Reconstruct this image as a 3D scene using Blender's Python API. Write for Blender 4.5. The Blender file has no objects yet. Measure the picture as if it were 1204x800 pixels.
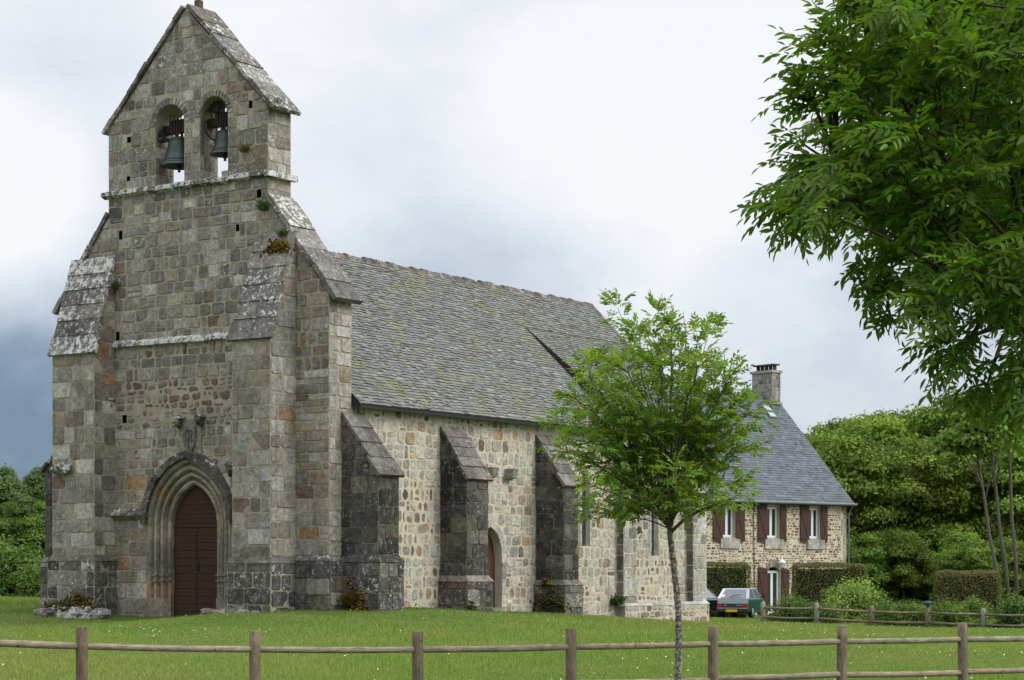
import bpy, math, random
import numpy as np
from mathutils import Vector, geometry
R = math.radians
rnd = random.Random(7)
nrng = np.random.default_rng(11)
SC = bpy.context.scene
COL = SC.collection

# ------------------------------------------------------------------ camera, sky, sun, exposure
EYE = 1.8
FPX, CXP, HZ = 2440.0, 602.0, 668.0            # focal length, centre and horizon in photo pixels
cd = bpy.data.cameras.new('camera'); cam = bpy.data.objects.new('camera', cd); COL.objects.link(cam)
cam.location = (0, 0, EYE); cam.rotation_euler = (R(90), 0, 0)
cd.sensor_width = 36; cd.lens = FPX / 1204 * 36; cd.shift_y = (HZ - 400) / 1204
cd.clip_start = 0.3; cd.clip_end = 4000
SC.camera = cam
SUN_DIR = Vector((0.80, -0.22, 0.72)).normalized()      # towards the sun
sl = bpy.data.lights.new('sun', 'SUN'); so = bpy.data.objects.new('sun', sl); COL.objects.link(so)
sl.energy = 1.15; sl.angle = R(24); sl.color = (1.0, 0.96, 0.9)
so.rotation_euler = SUN_DIR.to_track_quat('Z', 'Y').to_euler()
SC.view_settings.view_transform = 'Standard'; SC.view_settings.look = 'None'
SC.view_settings.exposure = 0.55; SC.view_settings.gamma = 1.0; SC.view_settings.use_curve_mapping = False
SC.cycles.max_bounces = 6; SC.cycles.transparent_max_bounces = 4
SC.cycles.use_denoising = True

class NT:
    def __init__(s, nt): s.nt = nt; s.n = nt.nodes; s.l = nt.links
    def new(s, t, **k):
        n = s.n.new(t)
        for a, b in k.items(): setattr(n, a, b)
        return n
    def put(s, sock, v):
        if isinstance(v, (int, float)): sock.default_value = v
        elif isinstance(v, (tuple, list)):
            sock.default_value = tuple(v) + ((1.0,) if len(v) == 3 and len(sock.default_value) == 4 else ())
        else: s.l.new(v, sock)
    def math(s, op, a, b=0.0, c=None, clamp=False):
        n = s.new('ShaderNodeMath', operation=op, use_clamp=clamp); s.put(n.inputs[0], a); s.put(n.inputs[1], b)
        if c is not None: s.put(n.inputs[2], c)
        return n.outputs[0]
    def mix(s, f, a, b, mode='MIX'):
        n = s.new('ShaderNodeMix', data_type='RGBA', blend_type=mode); s.put(n.inputs[0], f); s.put(n.inputs[6], a); s.put(n.inputs[7], b)
        return n.outputs[2]
    def noise(s, vec, scale, detail=4, rough=0.55, dist=0.0):
        n = s.new('ShaderNodeTexNoise'); n.inputs['Scale'].default_value = scale; n.inputs['Detail'].default_value = detail
        n.inputs['Roughness'].default_value = rough; n.inputs['Distortion'].default_value = dist
        if vec is not None: s.l.new(vec, n.inputs['Vector'])
        return n.outputs['Fac']
    def ramp(s, f, stops):
        n = s.new('ShaderNodeValToRGB'); e = n.color_ramp.elements
        while len(e) < len(stops): e.new(0.5)
        for i, (p, c) in enumerate(stops):
            e[i].position = p; e[i].color = (c, c, c, 1) if isinstance(c, (int, float)) else tuple(c) + (1,)
        s.put(n.inputs[0], f); return n.outputs[0]
    def smooth(s, x, a, b):
        n = s.new('ShaderNodeMapRange', interpolation_type='SMOOTHSTEP'); s.put(n.inputs[0], x)
        n.inputs[1].default_value = a; n.inputs[2].default_value = b; return n.outputs[0]

def make_world():
    w = bpy.data.worlds.new('World'); SC.world = w; w.use_nodes = True
    t = NT(w.node_tree); t.n.clear()
    out = t.new('ShaderNodeOutputWorld')
    sky = t.new('ShaderNodeTexSky', sky_type='NISHITA'); sky.sun_disc = False
    sky.sun_elevation = math.asin(SUN_DIR.z); sky.sun_rotation = math.atan2(SUN_DIR.x, SUN_DIR.y)
    b1 = t.new('ShaderNodeBackground'); b1.inputs[1].default_value = 0.08; t.l.new(sky.outputs[0], b1.inputs[0])
    tc = t.new('ShaderNodeTexCoord'); gen = tc.outputs['Generated']
    sep = t.new('ShaderNodeSeparateXYZ'); t.l.new(gen, sep.inputs[0])
    x, y, z = sep.outputs
    mp = t.new('ShaderNodeMapping'); mp.inputs['Scale'].default_value = (1, 1, 2.0); t.l.new(gen, mp.inputs[0])
    n1 = t.noise(mp.outputs[0], 5.5, 6, 0.52, 0.25)
    mp2 = t.new('ShaderNodeMapping'); mp2.inputs['Scale'].default_value = (1, 1, 1.6); mp2.inputs['Location'].default_value = (3.1, 1.7, 0.4)
    t.l.new(gen, mp2.inputs[0])
    n2 = t.noise(mp2.outputs[0], 13, 6, 0.55, 0.3)
    def blob(cx, cz, rx, rz, amp):
        dx = t.math('DIVIDE', t.math('SUBTRACT', x, cx), rx); dz = t.math('DIVIDE', t.math('SUBTRACT', z, cz), rz)
        d = t.math('ADD', t.math('MULTIPLY', dx, dx), t.math('MULTIPLY', dz, dz))
        # a little noise on the edge of each cloud bank
        d = t.math('ADD', d, t.math('MULTIPLY', t.math('SUBTRACT', n2, 0.5), 1.6))
        return t.math('MULTIPLY', t.smooth(d, 1.3, 0.0), amp)
    base = t.math('ADD', 0.49, t.math('MULTIPLY', t.smooth(z, 0.0, 0.27), 0.36))
    base = t.math('ADD', base, t.math('MULTIPLY', t.math('SUBTRACT', n1, 0.5), 0.75))
    base = t.math('ADD', base, t.math('MULTIPLY', t.math('SUBTRACT', n2, 0.5), 0.22))
    n3 = t.noise(mp2.outputs[0], 30, 5, 0.6, 0.5)
    base = t.math('ADD', base, t.math('MULTIPLY', t.math('SUBTRACT', n3, 0.5), 0.16))
    for b in ((-0.27, 0.05, 0.15, 0.10, -0.50), (-0.265, 0.175, 0.075, 0.065, 0.42), (-0.16, 0.16, 0.035, 0.06, -0.05), (0.05, 0.105, 0.06, 0.03, 0.12),
              (0.075, 0.20, 0.11, 0.08, 0.25), (-0.02, 0.135, 0.09, 0.04, -0.10), (0.0, 0.27, 0.3, 0.06, 0.12),
              (0.02, 0.13, 0.055, 0.022, 0.10), (-0.19, 0.245, 0.05, 0.03, -0.10), (0.10, 0.14, 0.06, 0.06, 0.12)):
        base = t.math('ADD', base, blob(*b))
    c = t.ramp(base, [(0.0, (0.115, 0.175, 0.26)), (0.3, (0.25, 0.31, 0.39)), (0.55, (0.41, 0.455, 0.52)), (0.78, (0.56, 0.59, 0.63)), (1.0, (0.675, 0.685, 0.70))])
    # an overcast sky is brightest overhead and towards the veiled sun
    dt = t.new('ShaderNodeVectorMath', operation='DOT_PRODUCT'); t.l.new(gen, dt.inputs[0]); dt.inputs[1].default_value = SUN_DIR
    up = t.math('ADD', 1.0, t.math('MULTIPLY', t.smooth(z, 0.28, 0.8), 1.35))
    up = t.math('ADD', up, t.math('MULTIPLY', t.smooth(dt.outputs['Value'], 0.5, 1.0), 0.9))
    b2 = t.new('ShaderNodeBackground'); t.l.new(c, b2.inputs[0]); t.l.new(up, b2.inputs[1])
    mx = t.new('ShaderNodeMixShader'); mx.inputs[0].default_value = 0.9
    t.l.new(b1.outputs[0], mx.inputs[1]); t.l.new(b2.outputs[0], mx.inputs[2]); t.l.new(mx.outputs[0], out.inputs[0])
make_world()

# ------------------------------------------------------------------ materials
def base_mat(name, rough=0.85, spec=0.3):
    m = bpy.data.materials.new(name); m.use_nodes = True
    t = NT(m.node_tree); b = t.n['Principled BSDF']; b.inputs['Roughness'].default_value = rough
    b.inputs['Specular IOR Level'].default_value = spec
    return m, t, b
def bump(t, b, h, strength, dist):
    n = t.new('ShaderNodeBump'); n.inputs['Strength'].default_value = strength; n.inputs['Distance'].default_value = dist
    t.l.new(h, n.inputs['Height']); t.l.new(n.outputs[0], b.inputs['Normal'])
def attr(t):
    a = t.new('ShaderNodeAttribute'); a.attribute_name = 'Col'; return a

def mat_stone(name, lichen=(0.50, 0.51, 0.47), ls=1.0):
    m, t, b = base_mat(name, 0.93, 0.15)
    tc = t.new('ShaderNodeTexCoord'); o = tc.outputs['Object']; a = attr(t)
    grain = t.noise(o, 42, 3, 0.7); mid = t.noise(o, 7, 5, 0.65); big = t.noise(o, 1.1, 4, 0.6)
    c = t.mix(1.0, a.outputs['Color'], t.ramp(grain, [(0.28, 0.45), (0.5, 1.0), (0.72, 1.65)]), 'MULTIPLY')
    c = t.mix(1.0, c, t.ramp(mid, [(0.28, 0.55), (0.5, 1.0), (0.72, 1.42)]), 'MULTIPLY')
    c = t.mix(1.0, c, t.ramp(big, [(0.3, 0.72), (0.5, 1.0), (0.7, 1.2)]), 'MULTIPLY')
    # pale lichen: crusty spots, how many is set per stone in the attribute's alpha
    wet = t.new('ShaderNodeMapping'); wet.inputs['Scale'].default_value = (1.6, 1.6, 0.16); t.l.new(o, wet.inputs[0])
    c = t.mix(1.0, c, t.ramp(t.noise(wet.outputs[0], 1.3, 5, 0.6), [(0.3, 0.62), (0.46, 1.0), (0.75, 1.08)]), 'MULTIPLY')   # run-off stains
    pale = t.math('MULTIPLY', t.smooth(t.noise(o, 5.5, 5, 0.65, 0.3), 0.50, 0.68), 0.42)
    c = t.mix(t.math('MULTIPLY', pale, t.math('ADD', 0.25, a.outputs['Alpha'])), c, (0.36, 0.355, 0.32))
    l1 = t.noise(o, 9 * ls, 5, 0.6, 0.3); l2 = t.noise(o, 24 * ls, 4, 0.6, 0.2)
    lm = t.math('ADD', t.math('MULTIPLY', l1, 0.62), t.math('MULTIPLY', l2, 0.38))
    th = t.math('SUBTRACT', 0.72, t.math('MULTIPLY', a.outputs['Alpha'], 0.27))
    mask = t.math('MULTIPLY', t.math('SUBTRACT', lm, th), 22.0, clamp=True)
    dots = t.math('MULTIPLY', t.math('SUBTRACT', t.noise(o, 15, 3, 0.5), 0.69), 30.0, clamp=True)
    mask = t.math('MULTIPLY', t.math('MAXIMUM', mask, dots), 0.85)
    c = t.mix(mask, c, lichen)
    t.l.new(c, b.inputs['Base Color'])
    h = t.math('ADD', t.math('MULTIPLY', grain, 0.35), t.math('ADD', t.math('MULTIPLY', mid, 0.8), t.math('MULTIPLY', mask, 0.2)))
    bump(t, b, h, 0.8, 0.03)
    return m
def mat_mortar(name, c1, c2):
    m, t, b = base_mat(name, 0.95, 0.1)
    tc = t.new('ShaderNodeTexCoord'); o = tc.outputs['Object']
    n = t.noise(o, 2.2, 6, 0.65); g = t.noise(o, 60, 3, 0.7)
    c = t.mix(t.smooth(n, 0.36, 0.64), c1, c2)
    c = t.mix(1.0, c, t.ramp(g, [(0.25, 0.72), (0.75, 1.25)]), 'MULTIPLY')
    t.l.new(c, b.inputs['Base Color'])
    bump(t, b, t.math('ADD', g, t.math('MULTIPLY', t.noise(o, 12, 4), 1.5)), 0.7, 0.02)
    return m
def mat_slate(name, moss=True, spec=0.35, rough=0.55):
    m, t, b = base_mat(name, rough, spec)
    tc = t.new('ShaderNodeTexCoord'); o = tc.outputs['Object']; a = attr(t)
    g = t.noise(o, 30, 4, 0.7); md = t.noise(o, 3.0, 4, 0.6)
    c = t.mix(1.0, a.outputs['Color'], t.ramp(g, [(0.25, 0.7), (0.75, 1.3)]), 'MULTIPLY')
    if moss:
        big = t.noise(o, 0.45, 3, 0.6); fine = t.noise(o, 8, 4, 0.7)
        q = t.math('ADD', t.math('MULTIPLY', big, 0.55), t.math('MULTIPLY', fine, 0.55))
        q = t.math('ADD', q, t.math('MULTIPLY', a.outputs['Alpha'], 0.16))
        mk = t.math('MULTIPLY', t.smooth(q, 0.59, 0.78), 0.8)
        c = t.mix(mk, c, t.mix(md, (0.14, 0.14, 0.05), (0.21, 0.20, 0.085)))
        lk = t.smooth(t.noise(o, 14, 4, 0.65), 0.62, 0.70)
        c = t.mix(t.math('MULTIPLY', lk, 0.5), c, (0.30, 0.31, 0.29))
    t.l.new(c, b.inputs['Base Color']); bump(t, b, g, 0.5, 0.01)
    return m
def mat_plain(name, col, rough=0.7, spec=0.3, var=0.25, scale=8, metal=0.0, stretch=None, bmp=0.3, bdist=0.01):
    m, t, b = base_mat(name, rough, spec); b.inputs['Metallic'].default_value = metal
    tc = t.new('ShaderNodeTexCoord'); o = tc.outputs['Object']
    if stretch:
        mp = t.new('ShaderNodeMapping'); mp.inputs['Scale'].default_value = stretch; t.l.new(o, mp.inputs[0]); o = mp.outputs[0]
    n = t.noise(o, scale, 5, 0.65)
    c = t.mix(1.0, col, t.ramp(n, [(0.25, 1 - var), (0.75, 1 + var)]), 'MULTIPLY')
    t.l.new(c, b.inputs['Base Color'])
    if bmp: bump(t, b, n, bmp, bdist)
    return m
def mat_attr(name, rough=0.8, spec=0.25, var=0.3, scale=20, bmp=0.4, bdist=0.01):
    m, t, b = base_mat(name, rough, spec); a = attr(t)
    tc = t.new('ShaderNodeTexCoord'); n = t.noise(tc.outputs['Object'], scale, 5, 0.65)
    c = t.mix(1.0, a.outputs['Color'], t.ramp(n, [(0.25, 1 - var), (0.75, 1 + var)]), 'MULTIPLY')
    t.l.new(c, b.inputs['Base Color'])
    if bmp: bump(t, b, n, bmp, bdist)
    return m
def mat_leaf(name, rough=0.5, spec=0.35, trans=0.35, tint=(1.25, 1.35, 0.5), per_object=0.0):
    m = bpy.data.materials.new(name); m.use_nodes = True; t = NT(m.node_tree); b = t.n['Principled BSDF']; a = attr(t)
    c = a.outputs['Color']
    if per_object:
        oi = t.new('ShaderNodeObjectInfo'); hs = t.new('ShaderNodeHueSaturation')
        t.put(hs.inputs['Hue'], t.math('ADD', 0.503 - 0.008 * per_object, t.math('MULTIPLY', oi.outputs['Random'], 0.016 * per_object)))
        t.put(hs.inputs['Value'], t.math('ADD', 1 - 0.28 * per_object, t.math('MULTIPLY', oi.outputs['Random'], 0.56 * per_object)))
        t.l.new(c, hs.inputs['Color']); c = hs.outputs[0]
    t.l.new(c, b.inputs['Base Color']); b.inputs['Roughness'].default_value = rough; b.inputs['Specular IOR Level'].default_value = spec
    tr = t.new('ShaderNodeBsdfTranslucent'); t.l.new(t.mix(1.0, c, tint, 'MULTIPLY'), tr.inputs[0])
    mx = t.new('ShaderNodeMixShader'); mx.inputs[0].default_value = trans
    t.l.new(b.outputs[0], mx.inputs[1]); t.l.new(tr.outputs[0], mx.inputs[2]); t.l.new(mx.outputs[0], t.n['Material Output'].inputs[0])
    return m

M = {}
M['stone'] = mat_stone('granite stones')
M['mortar'] = mat_mortar('buff lime mortar', (0.375, 0.328, 0.25), (0.275, 0.24, 0.188))
M['mortar_pale'] = mat_mortar('pale lime mortar', (0.56, 0.495, 0.375), (0.43, 0.385, 0.295))
M['mortar_dark'] = mat_mortar('dark weathered mortar', (0.17, 0.145, 0.105), (0.08, 0.072, 0.06))
M['mortar_house'] = mat_mortar('cream house mortar', (0.58, 0.515, 0.395), (0.49, 0.435, 0.335))
M['cap_stone'] = mat_stone('lichened capping stone', (0.56, 0.56, 0.53), 0.68)
M['dressed'] = mat_stone('dressed granite', (0.42, 0.42, 0.38))
M['slate'] = mat_slate('old mossy slate', True, 0.2, 0.8)
M['slate_new'] = mat_slate('blue grey house slate', False, 0.25, 0.65)
M['old_wood'] = mat_plain('dark oak boards', (0.046, 0.024, 0.015), 0.8, 0.2, 0.55, 6, stretch=(1, 1, 9))
M['iron'] = mat_plain('dark iron', (0.025, 0.022, 0.02), 0.6, 0.4, 0.3, 12)
M['bronze'] = mat_plain('dark green bronze', (0.045, 0.06, 0.052), 0.5, 0.5, 0.35, 9, metal=0.5)
M['hole_shade'] = mat_plain('painted shade lining', (0.012, 0.011, 0.01), 0.9, 0.1)  # near-black lining puts the shade inside wall holes into the colour
M['lead'] = mat_plain('lead glass', (0.03, 0.035, 0.045), 0.25, 0.5, 0.5, 9, bmp=0.15)
def mat_wood(name, st):
    m, t, b = base_mat(name, 0.9, 0.12); a = attr(t); tc = t.new('ShaderNodeTexCoord'); mp = t.new('ShaderNodeMapping'); mp.inputs['Scale'].default_value = st; t.l.new(tc.outputs['Object'], mp.inputs[0])
    g = t.noise(mp.outputs[0], 5, 6, 0.7, 1.2); k = t.noise(tc.outputs['Object'], 6, 4, 0.6)
    c = t.mix(1.0, a.outputs['Color'], t.ramp(g, [(0.3, 0.45), (0.5, 1.0), (0.7, 1.45)]), 'MULTIPLY'); c = t.mix(1.0, c, t.ramp(k, [(0.3, 0.75), (0.7, 1.2)]), 'MULTIPLY')
    kn = t.smooth(t.noise(tc.outputs['Object'], 9, 2, 0.5), 0.68, 0.74); c = t.mix(t.math('MULTIPLY', kn, 0.7), c, (0.05, 0.035, 0.022))
    t.l.new(c, b.inputs['Base Color']); bump(t, b, g, 0.7, 0.012); return m
M['post'] = mat_wood('weathered post wood', (9, 9, 0.9)); M['rail'] = mat_wood('weathered rail wood', (0.9, 1.6, 11))
M['bark'] = mat_attr('bark', 0.95, 0.1, 0.5, 24, 0.9, 0.02)
M['leaf_ash'] = mat_leaf('ash leaf', 0.5, 0.3, 0.5)
M['leaf_young'] = mat_leaf('young ash leaf', 0.55, 0.25, 0.5)
M['leaf_wood'] = mat_leaf('woodland leaf', 0.65, 0.2, 0.30, per_object=1.0)
M['leaf_bush'] = mat_leaf('bush leaf', 0.55, 0.25, 0.32)
M['grass'] = mat_leaf('grass blade', 0.7, 0.15, 0.30, (1.2, 1.2, 0.6))
M['petal'] = mat_plain('daisy petals', (0.62, 0.62, 0.56), 0.8, 0.1, 0.05, bmp=0)
M['moss'] = mat_attr('moss', 1.0, 0.0, 0.4, 30, 0.9, 0.02)
M['white'] = mat_plain('white window frame', (0.72, 0.72, 0.70), 0.4, 0.4, 0.05, bmp=0)
M['shutter'] = mat_plain('red brown shutter', (0.062, 0.027, 0.017), 0.6, 0.3, 0.3, 5, stretch=(6, 6, 1))
M['glass'] = mat_plain('window glass', (0.028, 0.032, 0.036), 0.08, 0.6, 0.2, bmp=0)
M['zinc'] = mat_plain('zinc', (0.11, 0.12, 0.13), 0.45, 0.5, 0.2, 6)
M['board'] = mat_plain('dark eaves board', (0.03, 0.03, 0.032), 0.8, 0.2, 0.4, 7)

# ------------------------------------------------------------------ mesh builder
class MB:
    def __init__(s): s.v = []; s.f = []; s.c = []; s.m = []
    def add(s, vs, fs, col=(0.5, 0.5, 0.5, 0), mi=0):
        o = len(s.v); s.v += [tuple(p) for p in vs]; s.c += [col] * len(vs)
        for f in fs: s.f.append(tuple(i + o for i in f)); s.m.append(mi)
    def hexa(s, p, col=(0.5, 0.5, 0.5, 0), mi=0):      # bottom ring of four, then top ring of four
        s.add(p, [(3, 2, 1, 0), (4, 5, 6, 7), (0, 1, 5, 4), (1, 2, 6, 5), (2, 3, 7, 6), (3, 0, 4, 7)], col, mi)
    def box(s, a, b, col=(0.5, 0.5, 0.5, 0), mi=0):
        (x0, y0, z0), (x1, y1, z1) = a, b
        s.hexa([(x0, y0, z0), (x1, y0, z0), (x1, y1, z0), (x0, y1, z0), (x0, y0, z1), (x1, y0, z1), (x1, y1, z1), (x0, y1, z1)], col, mi)
    def tube(s, pts, rads, n=7, col=(0.5, 0.5, 0.5, 0), mi=0, caps=True):
        pts = [Vector(p) for p in pts]; vs = []; fs = []
        for i, p in enumerate(pts):
            d = (pts[min(i + 1, len(pts) - 1)] - pts[max(i - 1, 0)]).normalized()
            a = d.cross(Vector((0, 0, 1)) if abs(d.z) < 0.9 else Vector((1, 0, 0))).normalized(); b = d.cross(a)
            for k in range(n):
                q = 2 * math.pi * k / n; vs.append(p + (a * math.cos(q) + b * math.sin(q)) * rads[i])
        for i in range(len(pts) - 1):
            for k in range(n):
                fs.append((i * n + k, i * n + (k + 1) % n, (i + 1) * n + (k + 1) % n, (i + 1) * n + k))
        if caps: fs.append(tuple(range(n))[::-1]); fs.append(tuple((len(pts) - 1) * n + k for k in range(n)))
        s.add(vs, fs, col, mi)
    def lathe(s, c, prof, n=20, col=(0.5, 0.5, 0.5, 0), mi=0):
        vs = []; fs = []
        for r, z in prof:
            for k in range(n):
                q = 2 * math.pi * k / n; vs.append((c[0] + r * math.cos(q), c[1] + r * math.sin(q), c[2] + z))
        for i in range(len(prof) - 1):
            for k in range(n): fs.append((i * n + k, i * n + (k + 1) % n, (i + 1) * n + (k + 1) % n, (i + 1) * n + k))
        s.add(vs, fs, col, mi)
    def blob(s, c, r, col, mi=0, seed=0, amp=0.3, nu=9, nv=6):
        q = random.Random(seed); ph = [q.uniform(0, 6) for _ in range(6)]; vs = []; fs = []
        for j in range(nv + 1):
            b = math.pi * j / nv
            for i in range(nu):
                a = 2 * math.pi * i / nu
                k = 1 + amp * (math.sin(3 * a + ph[0] + b) * math.sin(2 * b + ph[1]) + 0.6 * math.sin(5 * a + ph[2]) * math.sin(3 * b + ph[3]))
                vs.append((c[0] + r[0] * k * math.sin(b) * math.cos(a), c[1] + r[1] * k * math.sin(b) * math.sin(a), c[2] + r[2] * k * math.cos(b)))
        for j in range(nv):
            for i in range(nu): fs.append((j * nu + i, (j + 1) * nu + i, (j + 1) * nu + (i + 1) % nu, j * nu + (i + 1) % nu))
        s.add(vs, fs, col, mi)
    def build(s, name, mats, parent=None, smooth=False):
        if not isinstance(mats, (list, tuple)): mats = [mats]
        me = bpy.data.meshes.new(name); me.from_pydata(s.v, [], s.f)
        for m in mats: me.materials.append(M[m])
        if len(mats) > 1: me.polygons.foreach_set('material_index', s.m)
        at = me.attributes.new('Col', 'FLOAT_COLOR', 'POINT')
        at.data.foreach_set('color', np.array([c if len(c) == 4 else tuple(c) + (0,) for c in s.c], dtype=np.float32).ravel())
        if smooth: me.polygons.foreach_set('use_smooth', [True] * len(me.polygons))
        me.update()
        o = bpy.data.objects.new(name, me); COL.objects.link(o)
        if parent: o.parent = parent
        return o
def np_mesh(name, V, F, C, mat, parent=None, smooth=False):
    """V (n,3), F (k,3|4), C (n,4)"""
    me = bpy.data.meshes.new(name); k = F.shape[1]
    me.vertices.add(len(V)); me.vertices.foreach_set('co', V.astype(np.float32).ravel())
    me.loops.add(F.size); me.loops.foreach_set('vertex_index', F.astype(np.int32).ravel())
    me.polygons.add(len(F)); me.polygons.foreach_set('loop_start', np.arange(0, F.size, k, dtype=np.int32))
    at = me.attributes.new('Col', 'FLOAT_COLOR', 'POINT'); at.data.foreach_set('color', C.astype(np.float32).ravel())
    if smooth: me.polygons.foreach_set('use_smooth', np.ones(len(F), bool))
    me.materials.append(M[mat]); me.update(calc_edges=True); me.validate()
    o = bpy.data.objects.new(name, me); COL.objects.link(o)
    if parent: o.parent = parent
    return o
def tag(o, label=None, cat=None, group=None, kind=None):
    if label: o['label'] = label
    if cat: o['category'] = cat
    if group: o['group'] = group
    if kind: o['kind'] = kind
    return o
def thing(name, label, cat, loc=(0, 0, 0), rz=0.0, group=None):
    o = bpy.data.objects.new(name, None); COL.objects.link(o); o.location = loc; o.rotation_euler = (0, 0, rz)
    o.empty_display_size = 0.3
    return tag(o, label, cat, group)
def copy_tree(o, parent=None):
    c = o.copy(); COL.objects.link(c)
    if parent: c.parent = parent
    for ch in list(o.children): copy_tree(ch, c)
    return c
def world_at(px, py, Y):      # a measured point of the place: photo pixel at depth Y
    return Vector(((px - CXP) / FPX * Y, Y, EYE - (py - HZ) / FPX * Y))

# ------------------------------------------------------------------ terrain
A_CH = R(34.1); KX, KY = -5.0225, 57.0
DN = Vector((math.sin(A_CH), math.cos(A_CH))); DF = Vector((math.cos(A_CH), -math.sin(A_CH)))
def chw(x, y): return (KX + x * DF.x + y * DN.x, KY + x * DF.y + y * DN.y)
CP = [(-6, 22, -1.75), (-2, 24, -1.78), (2, 26, -1.78), (6, 28, -1.75), (10, 30, -1.75), (0, 0, -1.7), (-8, 8, -1.7), (8, 8, -1.7),
      (9.9, 84, -2.27), (13.5, 82, -2.36), (18, 79, -2.34), (10.4, 98, -2.4), (18, 112, -2.4), (10, 106, -2.4), (-20, 60, -1.2), (-22, 80, -1.05),
      (-40, 150, -0.8), (-45, 200, 0), (30, 60, -2), (40, 100, -2.2), (30, 125, -1.6), (45, 160, 1.5), (60, 220, 7), (40, 220, 7), (100, 300, 15),
      (0, 250, 2), (-100, 300, 5), (0, 500, 10), (200, 200, 12), (-200, 200, 5), (300, 500, 22), (-300, 500, 15), (100, 60, -1), (-100, 60, -1), (0, -40, -1.5), (10, 45, -1.75), (15, 62, -2.1)]
for (lx, ly, z) in [(-10, -1.2, -1.36), (-5, -0.5, -1.42), (0, -0.6, -1.2), (-2, -1.4, -1.24), (-5, -3, -1.55), (-10, -4, -1.5), (-2, -4, -1.42), (3, -3, -1.4), (5, 5, -1.55), (1.5, 2, -1.15), (1.4, 5.7, -1.32), (1.4, 10.7, -1.5), (0.5, 15.5, -1.78), (0.5, 20.9, -1.95), (-5, 25, -2), (-12, 10, -1.3), (-12, 1, -1.2)]:
    p = chw(lx, ly); CP.append((p[0], p[1], z))
CP = np.array(CP)
def _rbf():
    P = CP[:, :2]; n = len(P); K = np.sqrt(((P[:, None] - P[None]) ** 2).sum(2) + 9.0)
    A = np.zeros((n + 3, n + 3)); A[:n, :n] = K; A[:n, n] = 1; A[:n, n + 1:] = P / 100; A[n, :n] = 1; A[n + 1:, :n] = (P / 100).T
    return np.linalg.solve(A, np.concatenate([CP[:, 2], np.zeros(3)]))
RBF = _rbf()
def ground_z(x, y):
    x = np.atleast_1d(np.asarray(x, float)); y = np.atleast_1d(np.asarray(y, float)); out = np.empty_like(x); n = len(CP)
    for i in range(0, len(x), 20000):
        a, b = x[i:i + 20000], y[i:i + 20000]
        K = np.sqrt((a[:, None] - CP[None, :, 0]) ** 2 + (b[:, None] - CP[None, :, 1]) ** 2 + 9.0)
        out[i:i + 20000] = K @ RBF[:n] + RBF[n] + RBF[n + 1] * a / 100 + RBF[n + 2] * b / 100
    return out + EYE
def gz(x, y): return float(ground_z([x], [y])[0])
def lownoise(x, y, s, seed=0):
    q = np.random.default_rng(seed); r = np.zeros_like(x)
    for k in range(7):
        a = q.uniform(0, 6.28); f = s * q.uniform(0.5, 2.2); r += np.sin((x * np.cos(a) + y * np.sin(a)) * f + q.uniform(0, 6.28)) / 7 ** 0.5
    return r

def make_ground():
    m, t, b = base_mat('meadow ground', 0.95, 0.1)
    tc = t.new('ShaderNodeTexCoord'); o = tc.outputs['Object']
    n1 = t.noise(o, 0.35, 5, 0.6); n2 = t.noise(o, 3, 5, 0.7); n3 = t.noise(o, 40, 3, 0.7)
    c = t.mix(t.smooth(n1, 0.4, 0.65), (0.075, 0.128, 0.024), (0.12, 0.14, 0.038))
    c = t.mix(1.0, c, t.ramp(n2, [(0.25, 0.7), (0.75, 1.25)]), 'MULTIPLY')
    c = t.mix(1.0, c, t.ramp(n3, [(0.2, 0.55), (0.8, 1.4)]), 'MULTIPLY')
    t.l.new(c, b.inputs['Base Color']); bump(t, b, n3, 0.9, 0.05); M['ground'] = m
    xs = np.unique(np.concatenate([np.linspace(-900, -60, 22), np.linspace(-60, 60, 121), np.linspace(60, 900, 22)]))
    ys = np.unique(np.concatenate([np.linspace(-60, 10, 12), np.linspace(10, 120, 111), np.linspace(120, 300, 31), np.linspace(300, 1500, 16)]))
    X, Y = np.meshgrid(xs, ys); Zg = ground_z(X.ravel(), Y.ravel())
    V = np.c_[X.ravel(), Y.ravel(), Zg]; nx = len(xs)
    i, j = np.meshgrid(np.arange(nx - 1), np.arange(len(ys) - 1)); a = (j * nx + i).ravel()
    F = np.c_[a, a + 1, a + nx + 1, a + nx]
    o = np_mesh('ground', V, F, np.ones((len(V), 4)), 'ground', smooth=True); tag(o, kind='structure')
make_ground()

# ------------------------------------------------------------------ masonry
def clip_poly(poly, conv):
    """Sutherland-Hodgman, conv is counter-clockwise and convex"""
    out = poly
    for i in range(len(conv)):
        a, b = conv[i], conv[(i + 1) % len(conv)]; inp = out; out = []
        if not inp: return []
        ins = lambda p: (b[0] - a[0]) * (p[1] - a[1]) - (b[1] - a[1]) * (p[0] - a[0]) >= 0
        for k in range(len(inp)):
            p, q = inp[k - 1], inp[k]; ip, iq = ins(p), ins(q)
            if ip != iq:
                d1 = (b[0] - a[0]) * (p[1] - a[1]) - (b[1] - a[1]) * (p[0] - a[0]); d2 = (b[0] - a[0]) * (q[1] - a[1]) - (b[1] - a[1]) * (q[0] - a[0])
                u = d1 / (d1 - d2); out.append((p[0] + (q[0] - p[0]) * u, p[1] + (q[1] - p[1]) * u))
            if iq: out.append(q)
    return out
def area(p): return 0.5 * sum(p[i - 1][0] * p[i][1] - p[i][0] * p[i - 1][1] for i in range(len(p)))
def pick(pal):
    w = sum(a for a, _, _ in pal); x = rnd.uniform(0, w)
    for a, c, l in pal:
        x -= a
        if x <= 0: break
    k = rnd.gauss(1, 0.14); k = min(1.4, max(0.65, k)); h = rnd.gauss(0, 0.03)
    return (max(0.008, c[0] * k * (1 + h)), c[1] * k, max(0.006, c[2] * k * (1 - h)), max(0, min(1, l + rnd.gauss(0, 0.11))))
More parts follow.
